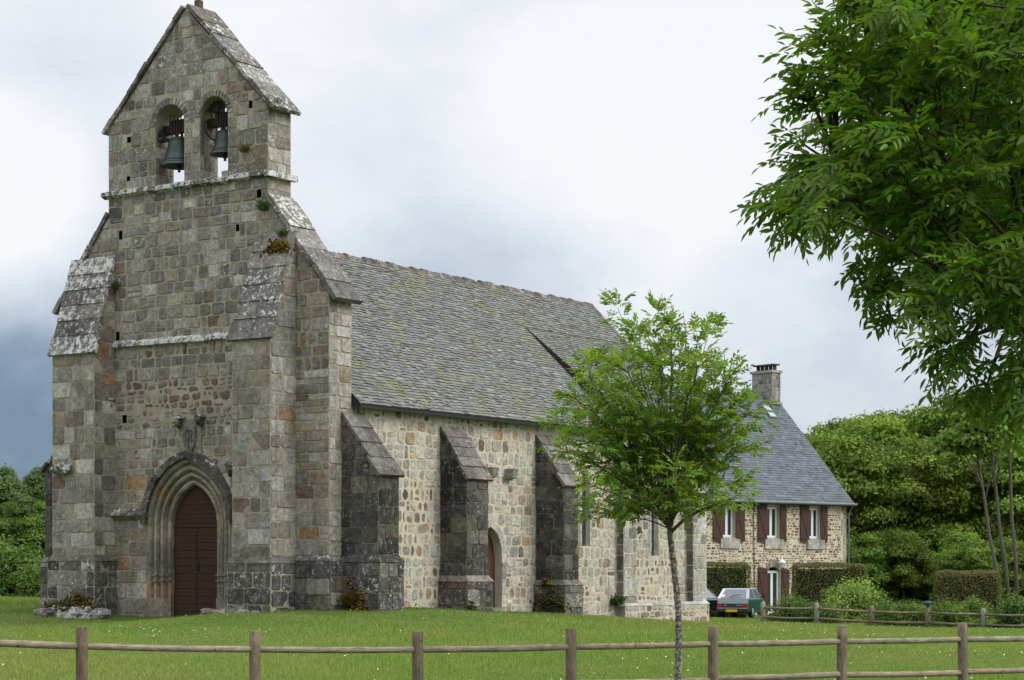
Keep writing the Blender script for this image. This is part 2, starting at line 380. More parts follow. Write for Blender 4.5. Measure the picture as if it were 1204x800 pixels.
class Arch:
    """opening outline; c is the offset of the arc centres (0 = round)"""
    def __init__(s, cx, w, zs, z0, c=0.0): s.cx, s.w, s.zs, s.z0, s.c = cx, w, zs, z0, c; s.top = zs + math.sqrt(w * w + 2 * w * c)
    def half(s, t):
        if t < s.z0 or t > s.top: return 0.0
        if t <= s.zs: return s.w
        d = t - s.zs; r = s.w + s.c
        return max(0.0, math.sqrt(max(0, r * r - d * d)) - s.c)
    def rng(s, t0, t1):
        hs = [s.half(t0 + (t1 - t0) * k / 6) for k in range(7)]; h = max(hs)
        return (s.cx - h, s.cx + h) if h > 0.01 else None
    def grow(s, d): return Arch(s.cx, s.w + d, s.zs, s.z0, s.c)
    def outline(s, n=10, w=None):
        w = s.w if w is None else w; pts = [(w, s.z0), (w, s.zs)]; r = w + s.c; am = math.acos(min(1, s.c / r))
        pts += [(-s.c + r * math.cos(am * k / n), s.zs + r * math.sin(am * k / n)) for k in range(1, n + 1)]
        full = pts + [(-x, z) for x, z in pts[-2::-1]] if abs(pts[-1][0]) < 1e-6 else pts + [(-x, z) for x, z in pts[::-1]]
        return [(s.cx + x, z) for x, z in full]
class Rect:
    def __init__(s, a, b, z0, z1): s.a, s.b, s.z0, s.z1 = a, b, z0, z1
    def rng(s, t0, t1): return (s.a, s.b) if t1 > s.z0 + 0.01 and t0 < s.z1 - 0.01 else None
    def outline(s): return [(s.b, s.z0), (s.b, s.z1), (s.a, s.z1), (s.a, s.z0)]

def put_stone(mb, O, ex, en, P, proud, col, mi, ez=Vector((0, 0, 1)), inset=0.012):
    n = len(P); cx = sum(p[0] for p in P) / n; cy = sum(p[1] for p in P) / n
    def at(p, d): return O + ex * p[0] + ez * p[1] + en * d
    tilt = (rnd.gauss(0, 0.012), rnd.gauss(0, 0.012))
    vs = [at(p, -0.006) for p in P]; vs += [at(p, proud * 0.62) for p in P]
    for p in P:
        dx, dy = cx - p[0], cy - p[1]; L = math.hypot(dx, dy) + 1e-6; k = min(inset / L, 0.4)
        q = (p[0] + dx * k, p[1] + dy * k); vs.append(at(q, proud + tilt[0] * (q[0] - cx) * 2 + tilt[1] * (q[1] - cy) * 2 + rnd.gauss(0, 0.002)))
    fs = [(i, (i + 1) % n, n + (i + 1) % n, n + i) for i in range(n)] + [(n + i, n + (i + 1) % n, 2 * n + (i + 1) % n, 2 * n + i) for i in range(n)]
    fs.append(tuple(range(2 * n, 3 * n)))
    mb.add(vs, fs, col, mi)
def masonry(mb, O, ex, en, poly, style, holes=(), mi=1, ez=Vector((0, 0, 1))):
    """lay stones over the convex region poly [(s,t)] of the plane O + s*ex + t*ez; style may be a function of (s, t)"""
    sf = style if callable(style) else (lambda s, t: style)
    O, ex, en = Vector(O), Vector(ex), Vector(en)
    flip = ex.cross(ez).dot(en) < 0
    s0 = min(p[0] for p in poly); s1 = max(p[0] for p in poly); t0 = min(p[1] for p in poly); t1 = max(p[1] for p in poly)
    if area(poly) < 0: poly = poly[::-1]
    t = t0; i = 0; sm = (s0 + s1) / 2
    ph = [rnd.uniform(0, 6) for _ in range(200)]
    def wav(k, s, amp): k = k % 199; return amp * (0.6 * math.sin(s * 2.3 + ph[k]) + 0.4 * math.sin(s * 5.1 + ph[k + 1]))
    while t < t1 - 0.03:
        st = sf(sm, t); h = rnd.uniform(*st['h'])
        if t + h > t1 - 0.1: h = t1 - t
        cuts = sorted([r for r in (H.rng(t, t + h) for H in holes) if r])
        iv = []; a = s0
        for (ha, hb) in cuts:
            if ha > a: iv.append((a, min(ha, s1)))
            a = max(a, hb)
        if a < s1: iv.append((a, s1))
        for (a, b) in iv:
            x = a; first = True
            while x < b - 0.03:
                st = sf(x, t); w = rnd.uniform(*st['w'])
                if first and i % 2: w *= 0.6
                first = False
                if x + w > b - st['w'][0] * 0.6: w = b - x
                cells = [(x, x + w, 0, 1)]
                if rnd.random() < st.get('split', 0):
                    k = rnd.uniform(0.35, 0.65); cells = [(x, x + w, 0, k), (x, x + w, k, 1)]
                    if rnd.random() < 0.5: m_ = x + w * rnd.uniform(0.35, 0.65); cells = [(x, x + w, 0, k), (x, m_, k, 1), (m_, x + w, k, 1)]
                amp = st.get('wave', 0)
                for (xa, xb, ka, kb) in cells:
                    def yb(s, k): return (t + wav(i, s, amp) * (t > t0)) * (1 - k) + (t + h + wav(i + 1, s, amp) * (t + h < t1 - 1e-3)) * k
                    g = st['gap'] * rnd.uniform(0.7, 1.3) / 2; j = st['jit']; ch = min(xb - xa, (kb - ka) * h) * st.get('ch', 0.12)
                    J = lambda: rnd.uniform(-j, j)
                    l, r = xa + g + abs(J()), xb - g - abs(J())
                    if r - l < 0.03: continue
                    bl, br, tl, tr = yb(l, ka) + g, yb(r, ka) + g, yb(l, kb) - g, yb(r, kb) - g
                    if tl - bl < 0.03: continue
                    c_ = lambda: ch * rnd.uniform(0.5, 1.5)
                    P = [(l + c_(), bl + J() * .5), ((l + r) / 2 + J() * 2, (bl + br) / 2 + J() * .6), (r - c_(), br + J() * .5), (r + J() * .4, br + c_()), (r + J() * .6, (br + tr) / 2 + J()), (r + J() * .4, tr - c_()), (r - c_(), tr + J() * .5),
                         ((l + r) / 2 + J() * 2, (tl + tr) / 2 + J() * .6), (l + c_(), tl + J() * .5), (l + J() * .4, tl - c_()), (l + J() * .6, (bl + tl) / 2 + J()), (l + J() * .4, bl + c_())]
                    if rnd.random() < st.get('miss', 0): continue
                    P = clip_poly(P, poly)
                    if len(P) < 3 or area(P) < 0.002: continue
                    if flip: P = P[::-1]
                    put_stone(mb, O, ex, en, P, rnd.uniform(*st['proud']), pick(st['pal']), mi, ez, st.get('inset', 0.012))
                x += w
        t += h; i += 1
def voussoirs(mb, O, ex, en, A, th, n, pal, proud=(0.015, 0.035), mi=1, gap=0.02):
    O, ex, en = Vector(O), Vector(ex), Vector(en); flip = ex.cross(Vector((0, 0, 1))).dot(en) < 0
    for side in (1, -1):
        r0 = A.w + A.c; r1 = r0 + th; am0 = math.acos(min(1, A.c / r0))
        m = n // 2
        for k in range(m):
            a0 = am0 * (k / m) + gap / r0 / 2; a1 = am0 * ((k + 1) / m) - gap / r0 / 2; q = []
            for rr, aa in ((r0 + .006, a0), (r1, a0), (r1 * 1.01, (a0 + a1) / 2), (r1, a1), (r0 + .006, a1), (r0 + .006, (a0 + a1) / 2)):
                q.append((A.cx + side * (-A.c + rr * math.cos(aa)), A.zs + rr * math.sin(aa)))
            if (area(q) < 0) != flip: q = q[::-1]
            put_stone(mb, O, ex, en, q, rnd.uniform(*proud), pick(pal), mi, inset=0.012)
def wall_slab(mb, O, ex, en, outer, holes, thick, mi=0, vi=0, back=True):
    """a wall of real thickness; holes = [(outline, depth or None for right through, widening at the back)]"""
    O, ex, en = Vector(O), Vector(ex), Vector(en); ez = Vector((0, 0, 1))
    def at(p, d): return O + ex * p[0] + ez * p[1] - en * d
    flip = ex.cross(ez).dot(en) < 0
    def face(polys, d, inward):
        flat = [p for q in polys for p in q]; vs = [at(p, d) for p in flat]
        tr = geometry.tessellate_polygon([[Vector((p[0], p[1], 0)) for p in q] for q in polys]); fs = []
        for a, b, c in tr:
            n = (vs[b] - vs[a]).cross(vs[c] - vs[a]).dot(en)
            fs.append((a, b, c) if (n > 0) != inward else (a, c, b))
        mb.add(vs, fs, (0.3, 0.3, 0.3, 0), mi)
    backs = []
    for (q, d, wd) in holes:
        cx = sum(p[0] for p in q) / len(q); q2 = [(cx + (p[0] - cx) * wd, p[1]) for p in q]
        dd = thick if d is None else d; n = len(q)
        vs = [at(p, 0) for p in q] + [at(p, dd) for p in q2]
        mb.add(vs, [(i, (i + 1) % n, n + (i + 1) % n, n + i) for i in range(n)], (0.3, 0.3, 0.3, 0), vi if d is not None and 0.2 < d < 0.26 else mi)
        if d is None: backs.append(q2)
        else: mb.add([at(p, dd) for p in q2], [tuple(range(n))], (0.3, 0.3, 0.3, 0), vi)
    face([outer] + [q for q, _, _ in holes], 0, False)
    if back: face([outer] + backs, thick, True)
    n = len(outer)
    mb.add([at(p, 0) for p in outer] + [at(p, thick) for p in outer], [(i, (i + 1) % n, n + (i + 1) % n, n + i) for i in range(n)], (0.3, 0.3, 0.3, 0), mi)

# palettes: (weight, base colour, lichen)
GREY, LGREY, BRN, DK = (0.250, 0.224, 0.192), (0.315, 0.29, 0.25), (0.205, 0.170, 0.14), (0.148, 0.134, 0.117)
RUST, RED, TAN = (0.26, 0.165, 0.09), (0.155, 0.11, 0.085), (0.25, 0.21, 0.15)
P_FAC = [(5, GREY, 0.4), (3, BRN, 0.3), (3.5, DK, 0.42), (1.2, LGREY, 0.45), (0.3, RED, 0.2), (.5, TAN, .2)]
P_BELL = [(4, GREY, 0.5), (3, BRN, 0.42), (4, DK, 0.5), (1, LGREY, 0.55), (.3, TAN, .2)]
P_LOW = [(4, GREY, 0.25), (2.5, LGREY, 0.3), (2, BRN, 0.2), (1.0, DK, 0.25), (0.28, RUST, 0.1), (0.5, RED, 0.15), (1, TAN, .2)]
P_RUB = [(2.4, (0.14, 0.10, 0.078), 0.1), (3, BRN, 0.15), (3, GREY, 0.2), (1.5, TAN, 0.15), (1, DK, 0.2), (0.15, RUST, 0.05)]
P_NAVE = [(6, (0.365, 0.34, 0.28), 0.15), (4, (0.31, 0.29, 0.242), 0.2), (2, (0.39, 0.35, 0.275), 0.1), (0.6, (0.24, 0.18, 0.13), 0.1), (0.35, (0.36, 0.255, 0.14), 0), (.4, (0.19, 0.145, 0.115), .1)]
P_NSM = [(3, (0.22, 0.155, 0.11), 0), (2.2, (0.165, 0.12, 0.09), 0), (4.5, (0.33, 0.315, 0.275), 0.1), (2, (0.36, 0.30, 0.22), 0)]
P_BUT = [(5, (0.052, 0.048, 0.043), 0.25), (3, (0.075, 0.068, 0.06), 0.3), (1.6, (0.11, 0.095, 0.075), 0.3), (1, (0.035, 0.032, 0.03), 0.25)]
P_PLI = [(4, (0.07, 0.066, 0.06), 0.5), (2, (0.11, 0.1, 0.085), 0.5), (1.5, (0.17, 0.155, 0.13), 0.4), (.4, RED, .2)]
P_PIL = [(5, (0.36, 0.345, 0.305), 0.12), (2, (0.36, 0.33, 0.27), 0.1), (1, (0.2, 0.18, 0.15), .15)]
P_HOUSE = [(4, (0.16, 0.085, 0.048), 0), (3, (0.22, 0.13, 0.07), 0), (2.4, (0.10, 0.062, 0.042), 0), (2, (0.30, 0.21, 0.12), 0), (1, (0.25, 0.22, 0.18), 0)]
def S(h, w, pal, gap=0.03, jit=0.012, proud=(0.005, 0.024), **k): return dict(h=h, w=w, pal=pal, gap=gap, jit=jit, proud=proud, **k)
ST_UP = S((0.24, 0.40), (0.26, 0.66), P_FAC, 0.045, 0.018, wave=0.012, split=0.06)
ST_BELL = S((0.28, 0.46), (0.30, 0.78), P_BELL, 0.032, 0.014, wave=0.008)
ST_ASH = S((0.32, 0.50), (0.35, 0.95), P_LOW, 0.03, 0.012, wave=0.006)
ST_RUB = S((0.16, 0.28), (0.15, 0.48), P_RUB, 0.065, 0.04, (0.008, 0.03), wave=0.035, split=0.3, ch=0.22)
ST_NAVE = S((0.24, 0.42), (0.24, 0.60), P_NAVE, 0.05, 0.03, (0.004, 0.018), wave=0.035, split=0.13, ch=0.16)
ST_NSM = S((0.16, 0.26), (0.14, 0.38), P_NSM, 0.07, 0.035, (0.004, 0.016), wave=0.03, split=0.25, ch=0.25)
ST_BUT = S((0.36, 0.52), (0.34, 0.85), P_BUT, 0.026, 0.012, wave=0.006)
ST_PLI = S((0.36, 0.52), (0.4, 0.9), P_PLI, 0.03, 0.016, wave=0.01)
ST_PIL = S((0.36, 0.56), (0.36, 0.85), P_PIL, 0.035, 0.014)
ST_HOUSE = S((0.10, 0.17), (0.12, 0.40), P_HOUSE, 0.058, 0.028, (0.006, 0.022), wave=0.03, split=0.15, ch=0.24, inset=0.01)
ST_CHIM = S((0.16, 0.28), (0.2, 0.5), [(3, (.20, .195, .18), .45), (2, (.27, .26, .235), .45), (1, (.14, .135, .125), .4)], 0.03, 0.015)

# ------------------------------------------------------------------ the church (local x along the facade to the right, y along the nave, z = 0 at its foot)
ZB = EYE - 1.4
def Zr(z): return z + 1.4
church = thing('stone_church', 'old grey granite church with a pointed bell gable and mossy slate roof', 'church', (KX, KY, ZB), -A_CH)
CX = -5.3
door_arch = Arch(-5.22, 1.60, Zr(1.24), -0.4, 0.32)
bell_a = Arch(-5.95, 0.57, Zr(12.90), Zr(11.12), 0.0)
bell_b = Arch(-4.24, 0.54, Zr(12.95), Zr(11.12), 0.0)
putlogs = [Rect(-8.12, -7.97, Zr(6.72), Zr(7.0)), Rect(-8.0, -7.86, Zr(9.72), Zr(9.98)), Rect(-2.62, -2.45, Zr(10.42), Zr(10.66)), Rect(-7.66, -7.5, Zr(12.55), Zr(12.72)),
           Rect(-7.68, -7.54, Zr(11.42), Zr(11.56)), Rect(-2.92, -2.78, Zr(12.98), Zr(13.2)), Rect(-7.86, -7.68, Zr(4.28), Zr(4.52)), Rect(-3.4, -3.27, Zr(9.55), Zr(9.75))]
OUT = [(-10.5, -1.2), (0.0, -1.2), (0.0, Zr(7.55)), (-2.2, Zr(10.3)), (-2.2, Zr(12.98)), (-5.31, Zr(16.15)), (-8.42, Zr(12.98)), (-8.42, Zr(10.4)), (-10.5, Zr(7.8))]
EX, EY = Vector((1, 0, 0)), Vector((0, 1, 0))
def make_facade():
    mb = MB()
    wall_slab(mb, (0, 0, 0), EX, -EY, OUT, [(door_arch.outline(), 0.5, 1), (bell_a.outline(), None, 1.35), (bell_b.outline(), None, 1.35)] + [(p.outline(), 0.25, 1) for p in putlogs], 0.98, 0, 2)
    class Split:      # tight against the jambs, clear of the arch stones above the springing
        def __init__(s, A, d): s.A, s.d = A, d
        def rng(s, t0, t1):
            if t1 <= s.A.zs + .02: return s.A.rng(t0, t1)
            return s.A.grow(s.d).rng(max(t0, s.A.zs), t1)
    cut = [door_arch.grow(0.04), Split(bell_a, 0.2), Split(bell_b, 0.18)] + putlogs
    def st(s, t):
        z = t - 1.4
        if z > 11.0: return ST_BELL
        if z > 6.5: return ST_UP
        if z > 5.4: return ST_UP if rnd.random() < .6 else ST_RUB
        if z > 2.6 and -8.2 < s < -2.4: return ST_RUB if (z > 3.8 or rnd.random() < .25) else ST_UP
        return ST_ASH
    Z0 = -0.6
    masonry(mb, (0, 0, 0), EX, -EY, [(-10.5, Z0), (0, Z0), (0, Zr(7.55)), (-2.2, Zr(10.3)), (-8.42, Zr(10.4)), (-10.5, Zr(7.8))], st, cut)
    masonry(mb, (0, 0, 0), EX, -EY, [(-8.42, Zr(10.36)), (-2.2, Zr(10.36)), (-2.2, Zr(12.98)), (-5.31, Zr(16.1)), (-8.42, Zr(12.98))], st, cut)
    for A, th in ((bell_a, 0.2), (bell_b, 0.18)): voussoirs(mb, (0, 0, 0), EX, -EY, A, th, 16, P_BELL)
    lt = S((0.32, 0.5), (0.4, 0.62), P_LOW, 0.03, 0.012)
    lt2 = S((0.32, 0.5), (0.4, 0.62), [(3, LGREY, .35), (3, (0.30, 0.27, 0.225), .3), (1, GREY, .3), (.4, TAN, .1)], 0.035, 0.012)
    masonry(mb, (0.0, 0, 0), EY, EX, [(0, Z0), (0.98, Z0), (0.98, Zr(7.5)), (0, Zr(7.5))], lambda s, t: lt2)
    masonry(mb, (-2.2, 0, 0), EY, EX, [(0, Zr(10.0)), (0.98, Zr(10.0)), (0.98, Zr(12.9)), (0, Zr(12.9))], ST_BELL)
    masonry(mb, (-10.5, 0, 0), EY, -EX, [(0, Z0), (0.98, Z0), (0.98, Zr(7.7)), (0, Zr(7.7))], lt)
    masonry(mb, (-8.42, 0, 0), EY, -EX, [(0, Zr(10.4)), (0.98, Zr(10.4)), (0.98, Zr(12.9)), (0, Zr(12.9))], ST_BELL)
    # the reveals of the two bell openings
    for A in (bell_a, bell_b):
        for sd in (-1, 1):
            a = Vector((A.cx + sd * A.w, 0, 0)); b = Vector((A.cx + sd * A.w * 1.35, 0.98, 0)); d = (b - a); L = d.length; d.normalize()
            nn = Vector((-d.y, d.x, 0)) if sd > 0 else Vector((d.y, -d.x, 0))
            masonry(mb, a, d, nn, [(0.0, A.z0), (L, A.z0), (L, A.zs), (0.0, A.zs)], S((0.3, 0.45), (0.3, 0.62), P_BELL, 0.03, 0.012, (0.005, 0.02)))
    return mb.build('facade', ['mortar', 'stone', 'hole_shade'], church)
facade = make_facade()

def slab_row(mb, p0, p1, y0, y1, th, n, pal, over=0.0, axis='y'):
    """coping of big slabs between two points of the x-z plane, spread in y"""
    p0, p1 = Vector(p0), Vector(p1); d = (p1 - p0); L = d.length; d.normalize(); nr = Vector((-d.z, 0, d.x))
    if nr.z < 0: nr = -nr
    cut = [0] + [L * (k + rnd.uniform(-.15, .15)) / n for k in range(1, n)] + [L]
    for k in range(n):
        a, b = cut[k] + 0.006, cut[k + 1] - 0.006; q = []; lift = rnd.uniform(-0.012, 0.03); ya = y0 + rnd.uniform(-.03, .03); yb = y1 + rnd.uniform(-.03, .03)
        for h in (0, th):
            for (s, y) in ((a, ya), (b, ya), (b, yb), (a, yb)):
                q.append(p0 + d * s + nr * (h * rnd.uniform(0.85, 1.15) + lift) + EY * y)
        c = pick(pal); mb.hexa(q, c, 0)
P_CAP = [(4, (0.135, 0.12, 0.105), 0.68), (2, (0.165, 0.148, 0.13), 0.66), (1, (0.11, 0.097, 0.087), 0.6)]
P_STR = [(3, (0.16, 0.15, 0.13), 1.0), (1, (0.1, 0.09, 0.08), 0.85)]
def make_copings():
    mb = MB()
    z0, z1 = Zr(12.88), Zr(16.18)
    slab_row(mb, (-8.56, 0, z0), (-5.33, 0, z1), -0.09, 1.08, 0.11, 9, P_CAP); slab_row(mb, (-5.27, 0, z1), (-1.98, 0, Zr(12.84)), -0.09, 1.10, 0.12, 7, P_CAP)
    mb.build('gable_coping', ['cap_stone'], church)
    mb = MB()
    slab_row(mb, (-2.26, 0, Zr(10.42)), (0.22, 0, Zr(7.32)), -0.10, 1.08, 0.14, 6, P_CAP); mb.build('shoulder_coping', ['cap_stone'], church)
    mb = MB()
    slab_row(mb, (-10.62, 0, Zr(7.66)), (-8.38, 0, Zr(10.5)), -0.08, 1.06, 0.13, 6, P_CAP); mb.build('shoulder_coping', ['cap_stone'], church)
    # string course under the bell stage, and the one between the two buttresses
    mb = MB()
    for k in range(9):
        x0 = -8.58 + k * 0.725; x1 = x0 + 0.71
        if k == 3: x1 -= .1
        z = Zr(10.98) + rnd.uniform(-.02, .02); q = [(x0, -0.17, z + .03), (x1, -0.17, z + .03), (x1, 0.0, z - .04), (x0, 0.0, z - .04), (x0, -0.15, z + .15), (x1, -0.15, z + .15), (x1, 0.0, z + .2), (x0, 0.0, z + .2)]
        mb.hexa(q, pick(P_STR))
    z = Zr(10.98); mb.hexa([(-2.2, -0.17, z), (-2.02, -0.17, z), (-2.02, 1.1, z), (-2.2, 1.1, z), (-2.2, -.15, z + .17), (-2.04, -.15, z + .17), (-2.04, 1.1, z + .17), (-2.2, 1.1, z + .2)], pick(P_STR))
    mb.hexa([(-8.58, -0.0, z), (-8.42, 0.0, z), (-8.42, 1.1, z), (-8.58, 1.1, z), (-8.56, 0, z + .17), (-8.42, 0, z + .17), (-8.42, 1.1, z + .17), (-8.56, 1.1, z + .17)], pick(P_STR))
    mb.build('string_course', ['cap_stone'], church)
    mb = MB()
    x = -8.16
    while x < -2.6:
        w = rnd.uniform(.5, .8); x1 = min(x + w, -2.58); z = Zr(6.52) + rnd.uniform(-.012, .012)
        mb.hexa([(x, -0.13, z), (x1 - .015, -0.13, z), (x1 - .015, 0, z - .03), (x, 0, z - .03), (x, -0.12, z + .1), (x1 - .015, -.12, z + .1), (x1 - .015, 0, z + .2), (x, 0, z + .2)], pick(P_STR)); x = x1
    mb.build('string_course', ['cap_stone'], church)
    mb = MB()      # stump of the gable finial
    mb.box((-5.36, 0.40, Zr(16.25)), (-5.18, 0.58, Zr(16.5)), (0.09, 0.06, 0.05, .2)); mb.tube([(-5.27, .49, Zr(16.4)), (-5.27, .49, Zr(16.95))], [.07, .06], 8, (0.11, 0.06, 0.045, .1)); mb.build('finial', ['stone'], church)
make_copings()

def buttress(O, ex, en, w, d, z0, zf, zw, pli, base, st, mort, capname='cap', pal_cap=P_CAP, wtop=None, drip=0.09, extra=0.1, nrow=7):
    """O on the wall at the left end; ex along the wall; en outward; zf = height at its front, zw = where its weathering meets the wall"""
    O, ex, en = Vector(O), Vector(ex), Vector(en); ez = Vector((0, 0, 1)); mb = MB()
    def at(s, o, z): return O + ex * s + en * o + ez * z
    mb.hexa([at(0, d, z0), at(w, d, z0), at(w, 0, z0), at(0, 0, z0), at(0, d, zf), at(w, d, zf), at(w, 0, zf), at(0, 0, zf)], (.2, .2, .2, 0), 0)
    mb.add([at(0, d, zf), at(w, d, zf), at(0, 0, zf), at(w, 0, zf), at(0, 0, zw), at(w, 0, zw)], [(0, 1, 5, 4), (0, 4, 2), (1, 3, 5)], (.2, .2, .2, 0), 0)
    masonry(mb, O + en * d, ex, en, [(0, z0), (w, z0), (w, zf), (0, zf)], st)
    for s, nn in ((0, -ex), (w, ex)):
        masonry(mb, O + ex * s, en, nn, [(0, z0), (d, z0), (d, zf), (0, zw)], st)
    # plinth: lower wider block with a sloped top
    pz = pli; e = extra
    mb.hexa([at(-e, d + e, z0), at(w + e, d + e, z0), at(w + e, 0, z0), at(-e, 0, z0), at(-e, d + e, pz - .12), at(w + e, d + e, pz - .12), at(w + e, 0, pz - .12), at(-e, 0, pz - .12)], (.2, .2, .2, 0), 0)
    c = pick(P_PLI); mb.hexa([at(-e - .03, d + e + .03, pz - .119), at(w + e + .03, d + e + .03, pz - .119), at(w + e + .03, 0, pz - .119), at(-e - .03, 0, pz - .119), at(-.01, d + .01, pz + .06), at(w + .01, d + .01, pz + .06), at(w + .01, 0, pz + .06), at(-.01, 0, pz + .06)], c, 1)
    masonry(mb, O + en * (d + e), ex, en, [(-e, z0), (w + e, z0), (w + e, pz - .12), (-e, pz - .12)], base)
    for s, nn in ((-e, -ex), (w + e, ex)): masonry(mb, O + ex * s, en, nn, [(0, z0), (d + e, z0), (d + e, pz - .12), (0, pz - .12)], base)
    b = mb.build('buttress', [mort, 'stone'], church)
    mb = MB(); L = math.hypot(d + .02, zw - zf)      # weathering of overlapping slabs
    nrm = (en * (zw - zf) + ez * d).normalized(); dirv = (at(0, 0, zw) - at(0, d, zf)).normalized()
    for k in range(nrow):
        a, bb = L * k / nrow - (0.14 if k == 0 else 0.03), L * (k + 1) / nrow; m_ = rnd.uniform(.35, .65) if w > 0.9 else 1
        for (u0, u1) in ((-.04 - (drip if k == 0 else 0), m_ * w), (m_ * w, w + .04 + (drip if k == 0 else 0))) if m_ < 1 else ((-.04 - (drip if k == 0 else 0), w + .04 + (drip if k == 0 else 0)),):
            q = []; g = .005; lf = rnd.uniform(0, .012)
            for h0, h1 in ((-.03, -.03), (.062 + lf, .035 + lf)):
                for (u, s, h) in ((u0 + g, a, h0), (u1 - g, a, h0), (u1 - g, bb, h1), (u0 + g, bb, h1)):
                    q.append(at(u, d, zf) + dirv * s + nrm * h)
            mb.hexa(q, pick(pal_cap))
    mb.build('cap', ['cap_stone'], b)
    return b
P_CAP_W = [(4, (0.125, 0.11, 0.10), 0.80), (2, (0.15, 0.132, 0.118), 0.78), (1, (0.10, 0.085, 0.078), 0.7)]
P_FBUT = [(4, GREY, 0.3), (4, LGREY, 0.3), (2, BRN, 0.2), (0.8, DK, 0.25), (0.3, RUST, 0.1), (0.4, RED, 0.15), (.8, TAN, .2)]
fb = S((0.36, 0.50), (0.38, 0.95), P_FBUT, 0.03, 0.012, wave=0.006)
bl = buttress((-9.9, 0, 0), EX, -EY, 1.74, 0.85, -0.5, Zr(6.44), Zr(9.25), Zr(0.33), ST_PLI, fb, 'mortar', pal_cap=P_CAP_W, nrow=6)
br = buttress((-2.58, 0, 0), EX, -EY, 1.39, 1.07, -0.5, Zr(6.42), Zr(9.35), Zr(0.25), ST_PLI, fb, 'mortar', nrow=6)
tag(bl, 'front buttress left of the door, its cap white with lichen'); tag(br, 'front buttress right of the door, rising highest')
buttress((-10.5, 0.55, 0), EY, -EX, 0.9, 1.2, -0.5, Zr(3.05), Zr(4.3), Zr(0.3), ST_PLI, ST_BUT, 'mortar_dark')
P_CAP2 = [(3, (0.125, 0.108, 0.095), 0.35), (2, (0.17, 0.15, 0.13), 0.35), (1, (0.09, 0.078, 0.07), 0.3)]
b1 = buttress((0, 0.53, 0), EY, EX, 0.92, 1.30, -0.6, Zr(2.63), Zr(4.31), Zr(0.28), ST_PLI, ST_BUT, 'mortar_dark', pal_cap=P_CAP2, nrow=4)
b2 = buttress((0, 5.19, 0), EY, EX, 1.10, 0.95, -0.6, Zr(2.70), Zr(4.16), Zr(-0.28), ST_PLI, ST_BUT, 'mortar_dark', pal_cap=P_CAP2, nrow=5)
b3 = buttress((0, 10.3, 0), EY, EX, 0.86, 1.05, -0.8, Zr(2.66), Zr(4.19), Zr(-0.42), ST_PLI, ST_BUT, 'mortar_dark', pal_cap=P_CAP2, nrow=5)
# plinth of the facade between buttress and corner, and round the corner
def facade_plinth():
    e = .17; zt = Zr(0.2)
    for (xa, xb) in ((-3.38, -2.70), (-1.08, 0.17)):
        if xa > -2: mb.build('plinth', ['mortar_dark', 'stone'], church)
        mb = MB()
        mb.box((xa, -e, -.6), (xb, 0.0, zt), (.2, .2, .2, 0), 0)
        mb.hexa([(xa, -e - .02, zt + .001), (xb + .02, -e - .02, zt + .001), (xb + .02, 0, zt + .001), (xa, 0, zt + .001), (xa, -.01, zt + .16), (xb - e + .01, -.01, zt + .16), (xb - e + .01, 0, zt + .16), (xa, 0, zt + .16)], pick(P_PLI), 1)
        masonry(mb, (0, -e, 0), EX, -EY, [(xa, -.6), (xb, -.6), (xb, zt), (xa, zt)], ST_PLI)
    mb.box((0.003, 0.002, -.6), (e, 0.5, zt), (.2, .2, .2, 0), 0); masonry(mb, (e, 0, 0), EY, EX, [(-e, -.6), (.45, -.6), (.45, zt), (-e, zt)], ST_PLI)
    mb.build('plinth', ['mortar_dark', 'stone'], church)
facade_plinth()

